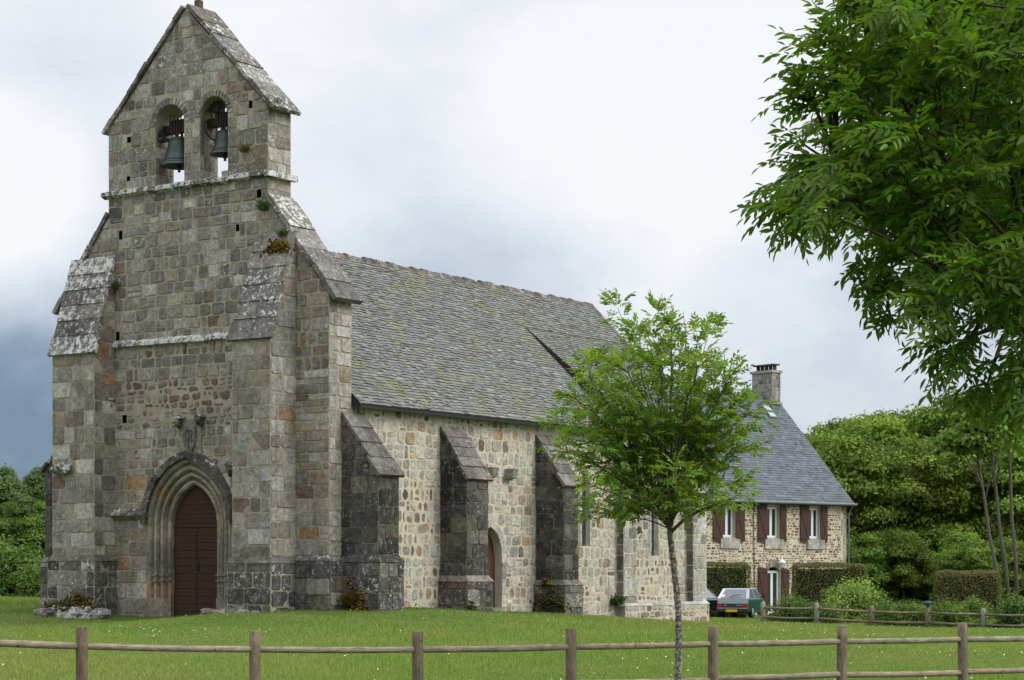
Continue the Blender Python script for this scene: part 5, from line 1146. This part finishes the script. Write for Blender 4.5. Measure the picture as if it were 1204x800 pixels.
def place_tree(i, px, Y, s, label, group, zs=1.0, up=None):
    o = protos[i] if not used[i] else copy_tree(protos[i]); used[i] = True
    x = (px - CXP) / FPX * Y; o.location = (x, Y, gz(x, Y) - .2 if up is None else up); o.scale = (s, s, s * zs); o.rotation_euler = (0, 0, rnd.uniform(0, 6.28)); tag(o, label, 'tree', group); return o
WG = 'trees of the wood behind the house'
for k in range(20):
    px = 965 + k * 13.5 + rnd.uniform(-6, 6); place_tree((1, 0, 2, 0, 4)[k % 5], px, 121 + rnd.uniform(-2.5, 3), rnd.uniform(.30, .46), 'low bushy tree filling the shade under the edge of the wood', 'undergrowth trees at the foot of the wood').location.z -= .9
# nearest row of the wood, at the edge of the garden
front = [(1000, 128, .80, 2, 'mid green tree at the edge of the wood, right against the house corner'), (1048, 131, .84, 0, 'broad green tree at the edge of the wood behind the pale shrub'), (1100, 127, .78, 4, 'yellow green tree at the edge of the wood behind the clipped hedge block'),
         (1150, 132, .90, 1, 'dark green tree at the edge of the wood behind the slim grey trunks'), (1205, 128, .86, 2, 'green tree of the wood behind the three slim grey trunks, farthest from the house')]
for px, Y, s, i, lb in front: place_tree(i, px, Y, s, lb, WG)
for px, Y, s, i in ((955, 150, .80, 1), (990, 148, .86, 4), (1022, 152, .9, 2), (1062, 150, .95, 4), (1102, 153, .98, 0), (1142, 150, 1.0, 2), (1184, 152, 1.02, 1), (1226, 150, 1.02, 0), (920, 155, .78, 0), (1275, 149, 1.05, 2), (1330, 151, 1.05, 4), (1390, 148, 1.0, 1), (1450, 152, 1.05, 0)): place_tree(i, px, Y, s, 'tree of the dense green wood in its middle row behind the edge trees', 'middle row of the wood behind the house')
for k in range(11): px = 905 + k * 33 + rnd.uniform(-8, 8); place_tree(k % 5, px, 178 + rnd.uniform(-6, 6), 0.80 + .022 * k, 'tree of the green wood rising up the slope behind its middle row', 'back row of the wood behind the house')
for k in range(12): px = 925 + k * 30 + rnd.uniform(-8, 8); place_tree((3, 1, 3, 0)[k % 4], px, 218 + rnd.uniform(-8, 8), 0.72 + .016 * k, 'dark tree along the skyline of the wood on the hill', 'skyline trees of the wood on the hill')
for k, (px, Y, s) in enumerate(((-18, 196, .86), (12, 205, .84), (40, 198, .80), (66, 204, .8), (-48, 200, .9), (92, 207, .8), (-90, 198, .9), (-130, 203, .92), (-175, 197, .9), (-225, 201, .95), (-280, 198, .9))): place_tree((3, 0, 3, 1)[k % 4], px, Y, s, 'distant green tree beyond the meadow left of the church', 'distant trees left of the church')
for k, (px, Y, s) in enumerate(((0, 150, .5), (28, 156, .52), (52, 150, .5), (-30, 152, .55))): place_tree((1, 3, 0, 1)[k % 4], px, Y, s, 'lower green tree behind the bush left of the church', 'lower trees left of the church')
# slim bare grey trunks among the trees on the right
for k, (x0, x1, Y, z1, lb) in enumerate(((1178, 1158, 112, 590, 'leaning slim grey tree trunk left of its two neighbours behind the hedge'), (1187, 1171, 112.6, 575, 'slim grey tree trunk between two others behind the hedge'), (1196, 1188, 113, 560, 'nearly upright slim grey tree trunk right of its two neighbours'))):
    a = world_at(x0, 700, Y); b = world_at(x1, z1, Y + .5); g = gz(a.x, a.y); t = thing('slim_tree', lb, 'tree', (a.x, a.y, g), 0, 'slim trunks behind the hedge'); b = Vector(b) - Vector((a.x, a.y, g)); mb = MB()
    top = b * 1.55; mb.tube([(0, 0, -.2), b * .35 + Vector((.06, 0, 0)), b * .7 - Vector((.05, 0, 0)), b, top], [.12, .105, .095, .085, .04], 8, (.095, .085, .072, 0))
    lob = []
    for q in range(6): e = top + Vector((rnd.uniform(-1.6, 1.6), rnd.uniform(-1.3, 1.3), rnd.uniform(-.8, 1.6))); mb.tube([b * (1.0 + .08 * q), (b * (1.1 + .08 * q)).lerp(e, .6), e], [.05, .035, .012], 5, (.12, .1, .08, 0))
    mb.build('trunk', ['bark'], t, True); cr, _ = crown_mesh('crown', t, 300 + k, 2.0, 1.7, 0, 14, 3200, .28, GREENS[2]); cr.location = top

def bush(name, label, cat_, px, Y, w, h, base, seed, n, size, group=None, d=None, mat='leaf_bush', aspect=.5, z0=-.1):
    x = (px - CXP) / FPX * Y; t = thing(name, label, cat_, (x, Y, gz(x, Y)), 0, group); rng = np.random.default_rng(seed); d = d or w * .7
    nl = 26; P = []; N = []; K = []
    for _ in range(nl):
        a = rng.uniform(0, 6.28); q = rng.uniform(.1, .72); e = rng.uniform(.1, .8); c = np.array([w / 2 * q * np.cos(a), d / 2 * q * np.sin(a), h * e * (1 - .45 * q)]); r = rng.uniform(.18, .34) * h; m = n // nl
        dd = rng.normal(size=(m, 3)); dd /= np.linalg.norm(dd, axis=1, keepdims=True); p = c + dd * (r * rng.uniform(.4, 1.15, m))[:, None]; P.append(p); N.append(dd + rng.normal(0, .5, (m, 3)) + [0, 0, .5]); K.append(np.full(m, rng.normal(1, .12)))
    P = np.concatenate(P); N = np.concatenate(N); K = np.concatenate(K); P[:, 2] = np.maximum(P[:, 2], rng.uniform(0, .25, len(P))) + z0
    C = leaf_cols(len(P), rng, base); C[:, :3] *= K[:, None]; V, F, C = leaf_quads(P, N, size, aspect, rng, C); np_mesh('foliage', V, F, C, mat, t)
    mb = MB()
    for k in range(7): a = rng.uniform(0, 6.28); mb.tube([(0, 0, -.1), (.15 * w * math.cos(a), .15 * d * math.sin(a), h * .4), (.3 * w * math.cos(a), .3 * d * math.sin(a), h * .75)], [.03, .02, .008], 5, (.08, .065, .045, 0))
    mb.build('stems', ['bark'], t); return t
bush('leafy_bush', 'large dark green bush beside the left corner of the church', 'bush', 14, 78, 3.4, 2.9, (0.08, 0.15, 0.022), 5, 7000, .17); bush('leafy_bush', 'lighter green low bush between the large bush and the church', 'bush', 40, 76.5, 1.5, 1.5, (0.12, 0.19, 0.04), 6, 2600, .13)
bush('leafy_bush', 'tall bright green bush standing behind the large dark bush near the church', 'bush', -22, 84, 4, 3.1, (0.10, 0.18, 0.028), 66, 6000, .18)
bush('pale_shrub', 'pale green rounded shrub above the far fence in front of the clipped hedge', 'shrub', 1006, 92, 3.6, 2.25, (0.20, 0.29, 0.06), 7, 8000, .12)
for k, (px, w, h, lb, b) in enumerate(((925, 2.0, 1.5, 'feathery green shrub beside the hatchback behind the far fence', (0.105, 0.175, 0.033)), (952, 1.9, 1.3, 'dark green shrub behind the far fence left of the pale shrub', (0.079, 0.140, 0.030)), (978, 2.0, 1.2, 'low green shrub behind the far fence below the pale shrub', (0.105, 0.175, 0.038)),
      (1042, 2.0, 1.35, 'green shrub behind the far fence right of the pale shrub', (0.088, 0.158, 0.033)), (1070, 2.1, 1.4, 'upright green shrub behind the far fence by the dark capped post', (0.096, 0.175, 0.030)), (1108, 2.2, 1.45, 'leafy green shrub below the clipped hedge block', (0.123, 0.201, 0.033)), (1140, 2.0, 1.5, 'bright green shrub below the slim grey trunks', (0.131, 0.210, 0.033)))):
    bush('green_shrub', lb, 'shrub', px, 88.5 - (px - 925) * .022, w, h, b, 20 + k, 4200, .10, 'shrubs along the far fence', 1.3)
bush('glossy_shrub', 'glossy broad leaved shrub behind the far fence, farthest from the cars', 'shrub', 1190, 81.5, 2.6, 1.65, (0.08, 0.145, 0.03), 40, 4200, .13, d=1.6)
def hedge(label, px0, px1, Y, ptop, depth, base, seed, rz=0):
    a, b = world_at(px0, ptop, Y), world_at(px1, ptop, Y); x = (a.x + b.x) / 2; w = b.x - a.x; g = gz(x, Y); h = a.z - g; t = thing('clipped_hedge', label, 'hedge', (x, Y + depth / 2, g), rz); rng = np.random.default_rng(seed); n = int(1500 * (w * h + w * depth + 2 * h * depth) / 2); r = .3
    # leaves over a rounded box
    u = rng.uniform(-1, 1, (n, 3)); ax = rng.choice(3, n, p=[.22, .43, .35]); s = np.where(rng.random(n) < .5, -1, 1); s = np.where(ax == 2, 1, s); u[np.arange(n), ax] = s; half = np.array([w / 2, depth / 2, h / 2]); p = u * half; inner = np.clip(p, -(half - r), half - r); dv = p - inner; L = np.linalg.norm(dv, axis=1, keepdims=True); nn = dv / np.maximum(L, 1e-6); p = inner + nn * r; p += nn * (rng.normal(0, .035, n) + .05 * lownoise(p[:, 0] * 2 + p[:, 2], p[:, 1] * 2 + p[:, 2] * 1.3, 1.6, seed))[:, None]; p[:, 2] += h / 2
    C = leaf_cols(n, rng, base, .25, .2); top = rng.random(n) < np.where(p[:, 2] > h - .2, .6, .28); C[top, :3] = leaf_cols(int(top.sum()), rng, (.17, .125, .055), .25)[:, :3]
    V, F, C = leaf_quads(p, nn + rng.normal(0, .5, (n, 3)), .085, .45, rng, C); np_mesh('foliage', V, F, C, 'leaf_bush', t); mb = MB(); mb.box((-w / 2 + .2, -depth / 2 + .2, 0), (w / 2 - .2, depth / 2 - .2, h - .2), (.02, .022, .012, 0)); mb.build('branches', ['bark'], t)  # solid near-black core box behind the leaves, no separate branches
hedge('clipped hedge with brownish top between the church corner and the low window', 818, 883, 101.5, 663, 1.2, (.10, .135, .032), 51); hedge('long clipped hedge with brown top below the upper right window of the house', 934, 1022, 100, 664.5, 1.3, (.105, .13, .032), 52); hedge('square clipped hedge block standing alone in front of the dark wood', 1105, 1178, 101, 673, 1.6, (.12, .13, .035), 53)

# ---- ash leaves: each a stalk with opposite leaflets and one at the tip
def ash_leaves(pos, dirv, up, rng, L, npair, leaf_len, wid, base, droop=.25):
    n = len(pos); dirv = dirv / np.linalg.norm(dirv, axis=1, keepdims=True); side = np.cross(dirv, up); side /= np.maximum(np.linalg.norm(side, axis=1, keepdims=True), 1e-6); nr = np.cross(side, dirv); Vs = []; Fs = []; Cs = []; off = 0
    Ls = L * rng.uniform(.75, 1.2, n); tone = leaf_cols(n, rng, base, .16, .12)
    prof = np.array([(0, 0), (.22, .36), (.5, .5), (.78, .30), (1, 0), (.78, -.30), (.5, -.5), (.22, -.36)])
    for j in range(npair * 2 + 1):
        tip = j == npair * 2; k = npair if tip else j // 2; sg = 0 if tip else (1 if j % 2 else -1); f = .28 + .72 * (k / npair) if not tip else 1.0
        base_p = pos + dirv * (Ls * f)[:, None] - nr * (Ls * droop * f * f)[:, None]
        ang = rng.normal(.95, .14, n) * sg; ld = dirv * np.cos(ang)[:, None] + side * np.sin(ang)[:, None] - nr * (droop * f + rng.normal(.12, .16, n))[:, None]; ld /= np.linalg.norm(ld, axis=1, keepdims=True); ls = np.cross(ld, nr + rng.normal(0, .35, (n, 3))); ls /= np.linalg.norm(ls, axis=1, keepdims=True); ln = np.cross(ls, ld)
        ll = leaf_len * rng.uniform(.75, 1.2, n) * (.8 + .2 * math.sin(math.pi * (k + .7) / (npair + 1)))
        V = base_p[:, None, :] + ld[:, None, :] * (prof[None, :, 0, None] * ll[:, None, None]) + ls[:, None, :] * (prof[None, :, 1, None] * (ll * wid)[:, None, None]) + ln[:, None, :] * ((np.abs(prof[:, 1]) * .35)[None, :, None] * (ll * wid)[:, None, None] - (prof[:, 0] ** 2 * .18)[None, :, None] * ll[:, None, None])
        F = (np.arange(n) * 8)[:, None] + np.array([0, 1, 2, 0, 2, 4, 2, 3, 4, 0, 4, 6, 4, 5, 6, 0, 6, 7])[None]
        Vs.append(V.reshape(-1, 3)); Fs.append(F.reshape(-1, 3) + off); off += n * 8; c = tone.copy(); c[:, :3] *= rng.normal(1, .08, (n, 1)); Cs.append(np.repeat(c, 8, axis=0))
    return np.concatenate(Vs), np.concatenate(Fs), np.concatenate(Cs)

def young_ash():
    Y = 24.6; g = gz(2, Y); rng = np.random.default_rng(5); q = random.Random(5); base = world_at(797, 800, Y); t = thing('young_ash_tree', 'young ash tree with a thin spotted trunk just behind the nearest rail fence', 'tree', (base.x, Y, g)); o = Vector((base.x, Y, g)); mb = MB()
    tr = [Vector((base.x, Y, g - .2))] + [world_at(px, py, Y) for px, py in ((797, 800), (798, 760), (798, 722), (795, 690), (791, 655), (788, 630), (788, 612))]
    mb.tube([p - o for p in tr], [.06, .044, .041, .039, .038, .037, .038, .034], 10, (.17, .16, .135, 0)); tn = mb.build('trunk', ['spot_bark'], t, True)
    fork = tr[-1]; tg = [(662, 495), (668, 535), (676, 470), (688, 452), (700, 432), (694, 575), (702, 602), (716, 420), (727, 360), (732, 520), (745, 470), (744, 392), (752, 425), (769, 372), (772, 440), (790, 384), (800, 432), (816, 408), (834, 386), (838, 430), (850, 455), (858, 480), (872, 492), (878, 530), (868, 565), (850, 590), (826, 560), (812, 505), (722, 570), (758, 545), (776, 500), (745, 600), (830, 520), (845, 505), (815, 470), (705, 500), (720, 470), (790, 560), (806, 590), (764, 585), (735, 445), (855, 540), (686, 520), (690, 480), (780, 415), (812, 440), (760, 400), (840, 470), (718, 535), (745, 500), (770, 530), (700, 550), (865, 510), (825, 480)]
    P = []; D = []
    lm = MB()
    for i, (px, py) in enumerate(tg):
        yd = q.uniform(-.95, .95); wisp = py < 400; yd *= .4 if wisp else 1
        e = world_at(px, py, Y); e = Vector((e.x, Y + yd, e.z)); s = fork.lerp(tr[-2], q.uniform(0, .8)); h = e - s
        c1 = s + Vector((h.x * .22, h.y * .22, h.z * .42 + .05)); c2 = s + Vector((h.x * .62, h.y * .62, h.z * .78)); pts = []
        for k in range(9): u = k / 8; pts.append(s * (1 - u) ** 3 + c1 * 3 * u * (1 - u) ** 2 + c2 * 3 * u * u * (1 - u) + e * u ** 3 + Vector((q.gauss(0, .012), q.gauss(0, .012), 0)))
        r0 = .022 if i % 5 == 0 else .010; lm.tube([p - o for p in pts], [r0 * (1 - .085 * k) for k in range(9)], 6, (.10, .085, .06, 0))
        for k in range(3 if not wisp else 5, 9):
            for m in range(q.randint(5, 9) if k < 8 else 12):
                if wisp and k < 7 and q.random() < .45: continue
                p = pts[k].lerp(pts[min(8, k + 1)], q.random()); d = (pts[k] - pts[k - 1]).normalized() * .55 + Vector((q.gauss(0, .6), q.gauss(0, .6), q.gauss(.1, .4))); d.normalize(); st = q.uniform(.02, .2) * (.4 if wisp else 1); pp = p + d * st
                if st > .09: lm.tube([p - o, pp - o], [.004, .003], 4, (.1, .09, .05, 0), caps=False)
                P.append(pp - o); D.append(d + Vector((0, 0, .1)))
    for (x0, y0, x1, y1) in ((806, 420, 803, 366), (850, 450, 851, 412), (862, 450, 874, 418), (866, 438, 880, 433)):   # bare twigs standing out of the crown
        a, b = world_at(x0, y0, Y), world_at(x1, y1, Y); lm.tube([a - o, a.lerp(b, .5) - o + Vector((.02, 0, 0)), b - o], [.008, .006, .003], 5, (.1, .08, .06, 0))
    lm.build('branches', ['bark'], t, True)
    P = np.array(P); D = np.array(D); up = np.tile([0, 0, 1.0], (len(P), 1)) + rng.normal(0, .4, (len(P), 3)); V, F, C = ash_leaves(P, D, up, rng, .17, 4, .074, .38, (.17, .255, .045)); np_mesh('foliage', V, F, C, 'leaf_young', t); print('young ash leaves', len(P))
m, tt, bb_ = base_mat('spotted bark', .95, .1); tc_ = tt.new('ShaderNodeTexCoord'); nn_ = tt.noise(tc_.outputs['Object'], 28, 4, .6, .4); n2_ = tt.noise(tc_.outputs['Object'], 70, 3, .6)
tt.l.new(tt.mix(tt.smooth(nn_, .5, .56), tt.mix(n2_, (.05, .045, .035), (.12, .11, .085)), tt.mix(n2_, (.2, .2, .165), (.34, .33, .28))), bb_.inputs['Base Color']); bump(tt, bb_, nn_, .6, .01); M['spot_bark'] = m
young_ash()

def big_ash():
    rng = np.random.default_rng(9); q = random.Random(9); tx, ty = 6.6, 12.6; g = gz(tx, ty); t = thing('large_ash_tree', 'large ash tree whose leafy branches hang down high above the rail fence', 'tree', (tx, ty, g)); o = Vector((tx, ty, g))
    poly = [(952, -40), (958, 18), (930, 66), (928, 110), (905, 130), (918, 175), (892, 205), (886, 240), (905, 258), (945, 268), (985, 300), (1022, 318), (1012, 352), (1030, 384), (1062, 366), (1082, 325), (1118, 340), (1112, 385), (1122, 410), (1150, 425), (1175, 445), (1215, 470), (1260, 500), (1260, -40)]
    poly = [(x + 34 if x < 1140 else x, y) for x, y in poly]
    def inside(x, y):
        c = False
        for i in range(len(poly)):
            (x1, y1), (x2, y2) = poly[i - 1], poly[i]
            if (y1 > y) != (y2 > y) and x < (x2 - x1) * (y - y1) / (y2 - y1) + x1: c = not c
        return c
    tips = []
    while len(tips) < 250:
        x, y = q.uniform(880, 1260), q.uniform(-40, 520)
        if inside(x, y) and inside(x - 12, y) : tips.append((x, y, q.uniform(9.2, 12.8)))
    tips += [(918, 243, 10.2), (945, 258, 10.0), (1045, 366, 10), (1035, 325, 10.2), (1118, 410, 9.9), (1125, 425, 9.6), (950, 110, 10.4), (985, 20, 10.4), (1160, 455, 9.8), (1200, 500, 9.6), (1120, 435, 9.8), (965, 70, 10.3), (945, 170, 10.3), (922, 215, 10.4)]
    for _ in range(150): tips.append((q.uniform(1260, 2000), q.uniform(-250, 470), q.uniform(9.0, 15)))
    for _ in range(70): tips.append((q.uniform(960, 1400), q.uniform(-300, -40), q.uniform(9.2, 14)))
    mb = MB(); top = Vector((tx - .5, ty - .3, EYE + 5.6)); base = Vector((tx, ty, g - .3)); tk = [base.lerp(top, u) + Vector((.08 * math.sin(5 * u), 0, 0)) for u in [k / 6 for k in range(7)]]; mb.tube([p - o for p in tk], [.34, .28, .25, .22, .18, .13, .07], 12, (.10, .09, .07, 0)); mb.build('trunk', ['bark'], t, True)
    # main limbs reaching left, then a shoot to every tip from the nearest limb point
    lm = MB(); nodes = []
    for (px, py, Y, k) in ((1025, 60, 10.8, 5), (990, 190, 10.6, 4), (1040, 250, 10.4, 4), (1120, 330, 10.2, 3), (1190, 380, 10.0, 3), (1150, -60, 12, 5), (1100, 130, 12.2, 5), (1150, 240, 12.0, 4), (1400, 100, 10, 5), (1600, 300, 10, 4), (1850, 200, 14, 5), (1300, -200, 11, 6)):
        e = world_at(px, py, Y); s = tk[k]; c = s.lerp(e, .5) + Vector((0, 0, .35)); pts = [s * (1 - u) ** 2 + c * 2 * u * (1 - u) + e * u * u for u in [i / 10 for i in range(11)]]; pts = [p + Vector((q.gauss(0, .03), q.gauss(0, .03), q.gauss(0, .03))) for p in pts]
        lm.tube([p - o for p in pts], [.075 * (1 - .085 * i) for i in range(11)], 7, (.085, .07, .052, 0)); nodes += pts[3:]
    P = []; D = []; n_in = 0
    for (px, py, Y) in tips:
        e = world_at(px, py, Y); s = q.choice(sorted(nodes, key=lambda p: (p - e).length + (0.3 if p.x < e.x else 0))[:4]); c = s.lerp(e, .5) + Vector((0, 0, .12 * (e - s).length)); pts = [s * (1 - u) ** 2 + c * 2 * u * (1 - u) + e * u * u for u in [i / 5 for i in range(6)]]; lm.tube([p - o for p in pts], [.016 * (1 - .13 * i) for i in range(6)], 5, (.085, .07, .05, 0), caps=False)
        out = px > 1260 or py < -40
        for k in range(20 if not out else 9):
            f = q.uniform(.55, 1.0); i = min(4, int(f * 5)); p = pts[i].lerp(pts[i + 1], f * 5 - i) if i < 5 else pts[5]; d = (pts[5] - pts[3]).normalized() * .7 + Vector((q.gauss(-.35, .5), q.gauss(-.15, .5), q.gauss(-.05, .4))); d.normalize(); P.append(p + d * q.uniform(0, .08) - o); D.append(d)
    lm.build('branches', ['bark'], t, True)
    P = np.array(P); D = np.array(D); up = np.tile([0, 0, 1.0], (len(P), 1)) + rng.normal(0, .35, (len(P), 3)); V, F, C = ash_leaves(P, D, up, rng, .18, 4, .068, .32, (.098, .175, .020), .3); np_mesh('foliage', V, F, C, 'leaf_ash', t); print('big ash leaves', len(P))
big_ash()

# ------------------------------------------------------------------ meadow
def inside_church(X, Y):
    lx = (X - KX) * DF.x + (Y - KY) * DF.y; ly = (X - KX) * DN.x + (Y - KY) * DN.y
    return ((lx > -10.6) & (lx < .1) & (ly > -.05) & (ly < 21.3)) | ((lx > -10.0) & (lx < -8.1) & (ly > -.9) & (ly < 0)) | ((lx > -2.7) & (lx < -1.1) & (ly > -1.1) & (ly < 0)) | ((lx > 0) & (lx < 1.35) & (ly > .5) & (ly < 1.5)) | ((lx > 0) & (lx < 1.0) & (ly > 5.1) & (ly < 6.3)) | ((lx > 0) & (lx < 1.1) & (ly > 10.3) & (ly < 11.2))
def grass():
    rng = np.random.default_rng(21); N = 520000; u = rng.random(N); Y = 29 * (97 / 29) ** (u ** .92); X = (np.where(rng.random(N) < .82, rng.uniform(-40, 1244, N), rng.uniform(-420, 1620, N)) - CXP) / FPX * Y; k = ~inside_church(X, Y); X, Y = X[k], Y[k]; N = len(X); Zg = ground_z(X, Y)
    h = rng.uniform(.025, .065, N) * (1 + .35 * lownoise(X, Y, .5, 1)) * (1 + (Y - 30) / 160); far = Y > 74; h = np.where(far, h * rng.uniform(.9, 1.5, N), h); w = .0065 * (Y / 30)
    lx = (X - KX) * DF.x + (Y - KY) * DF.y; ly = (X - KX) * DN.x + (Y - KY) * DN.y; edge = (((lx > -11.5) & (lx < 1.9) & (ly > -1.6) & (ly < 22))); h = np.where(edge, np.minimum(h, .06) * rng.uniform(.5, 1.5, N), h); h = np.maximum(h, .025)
    a = rng.uniform(0, 6.28, N); le = rng.uniform(0, .6, N) * h; la = rng.uniform(0, 6.28, N)
    p0 = np.c_[X - w * np.cos(a), Y - w * np.sin(a), Zg - .01]; p1 = np.c_[X + w * np.cos(a), Y + w * np.sin(a), Zg - .01]; p2 = np.c_[X + le * np.cos(la), Y + le * np.sin(la), Zg + h]
    V = np.stack([p0, p1, p2], 1).reshape(-1, 3); F = np.arange(3 * N).reshape(-1, 3); patch = lownoise(X, Y, .28, 3) * .75 + lownoise(X, Y, 1.1, 4) * .5; C = leaf_cols(N, rng, (.168, .268, .05), .26, .15); mixf = np.clip(.35 + .33 * patch + rng.normal(0, .15, N), 0, 1)[:, None]; C[:, :3] = C[:, :3] * (1 - mixf) + mixf * leaf_cols(N, rng, (.29, .31, .10), .26, .13)[:, :3]
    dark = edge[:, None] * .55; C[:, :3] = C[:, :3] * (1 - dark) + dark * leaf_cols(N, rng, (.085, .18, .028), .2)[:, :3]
    dry = rng.random(N) < .05; C[dry, :3] = leaf_cols(int(dry.sum()), rng, (.30, .26, .12), .2)[:, :3]
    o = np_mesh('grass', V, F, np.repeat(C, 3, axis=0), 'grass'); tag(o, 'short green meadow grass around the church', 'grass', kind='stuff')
    # daisies and a few yellow flowers
    def flowers(name, n, mat, label, sel, r):
        u = rng.random(n); Yf = 30 * (85 / 30) ** u; Xf = (rng.uniform(-20, 1224, n) - CXP) / FPX * Yf; kk = ~inside_church(Xf, Yf) & sel(Xf, Yf); Xf, Yf = Xf[kk], Yf[kk]; m = len(Xf); Zf = ground_z(Xf, Yf) + rng.uniform(.06, .12, m); ang = np.arange(6) * 1.0472
        rr = r * rng.uniform(.6, 1.3, m); tx, ty = rng.normal(-.1, .3, m), rng.normal(-.5, .3, m); cx_, sy = np.cos(ang), np.sin(ang); V = np.stack([Xf[:, None] + rr[:, None] * cx_, Yf[:, None] + rr[:, None] * sy, Zf[:, None] + rr[:, None] * (cx_ * tx[:, None] - sy * ty[:, None])], 2).reshape(-1, 3); F = (np.arange(m) * 6)[:, None] + np.array([0, 1, 2, 0, 2, 3, 0, 3, 4, 0, 4, 5])[None]; o = np_mesh(name, V, F.reshape(-1, 3), np.ones((len(V), 4)), mat); tag(o, label, 'flowers', kind='stuff')
    flowers('white_flowers', 1700, 'petal', 'tiny white daisies scattered through the meadow grass', lambda x, y: (lownoise(x, y, .45, 8) > .75) | (rng.random(len(x)) < .10), .011)
    M['yellow'] = mat_plain('yellow petals', (.65, .42, .02), .8, .1, .05, bmp=0); flowers('yellow_flowers', 260, 'yellow', 'a few yellow flowers in the meadow grass', lambda x, y: (lownoise(x, y, .6, 18) > 1.2) | (rng.random(len(x)) < .06), .014)
grass()
def tuft(name, label, lx, ly, z, n, h, base, w=.012, en=(0, -1)):
    x, y = chw(lx, ly); rng = np.random.default_rng(int(abs(lx * 97 + z * 13))); V = []; p = rng.normal(0, .07, (n, 3)); p[:, 2] = np.abs(p[:, 2]) * .5; d = rng.normal(0, .35, (n, 3)); out = DF * 0.0 - DN * .4 if en == (0, -1) else DF * .4; d[:, 0] += out.x; d[:, 1] += out.y; d[:, 2] = np.abs(d[:, 2]) + .6; d /= np.linalg.norm(d, axis=1, keepdims=True); L = h * rng.uniform(.5, 1.1, n)[:, None]; s = np.cross(d, rng.normal(size=(n, 3))); s /= np.linalg.norm(s, axis=1, keepdims=True); tipp = p + d * L - np.array([0, 0, 1]) * L * .15
    V = np.stack([p - s * w, p + s * w, p + d * L * .55 + s * w * .8, tipp, p + d * L * .55 - s * w * .8], 1).reshape(-1, 3); F = (np.arange(n) * 5)[:, None] + np.array([0, 1, 2, 0, 2, 4, 4, 2, 3])[None]; o = np_mesh(name, V, F.reshape(-1, 3), np.repeat(leaf_cols(n, rng, base), 5, axis=0), 'leaf_bush'); o.location = (x, y, ZB + z); tag(o, label, 'plant')
tuft('grass_tuft', 'green grass tuft growing from the wall just below the bell stage', -2.28, -.08, Zr(10.02), 120, .42, (.05, .10, .02)); tuft('grass_tuft', 'small green tuft above the orange moss on the right shoulder of the facade', -1.55, -.1, Zr(9.2), 90, .34, (.055, .10, .02)); tuft('grass_tuft', 'small green tuft beside the white lichened cap of the left front buttress', -8.05, -.06, Zr(8.25), 60, .3, (.05, .09, .02))
tuft('dry_tuft', 'brownish moss tuft on the wall right of the smaller bell', -3.0, -.06, Zr(11.75), 110, .24, (.12, .105, .04)); tuft('wall_fern', 'green leafy plant at the foot of the choir pilaster', .12, 14.95, Zr(-1.25), 140, .45, (.065, .12, .03), .03, (1, 0)); tuft('grass_tuft', 'tiny green tuft on the right coping of the bell gable', -2.15, .3, Zr(13.05), 50, .22, (.08, .11, .03))
tuft('yellow_plant', 'orange brown mossy plant at the foot of the facade beside the first dark buttress', .45, .36, .35, 200, .5, (.13, .09, .02), .02)
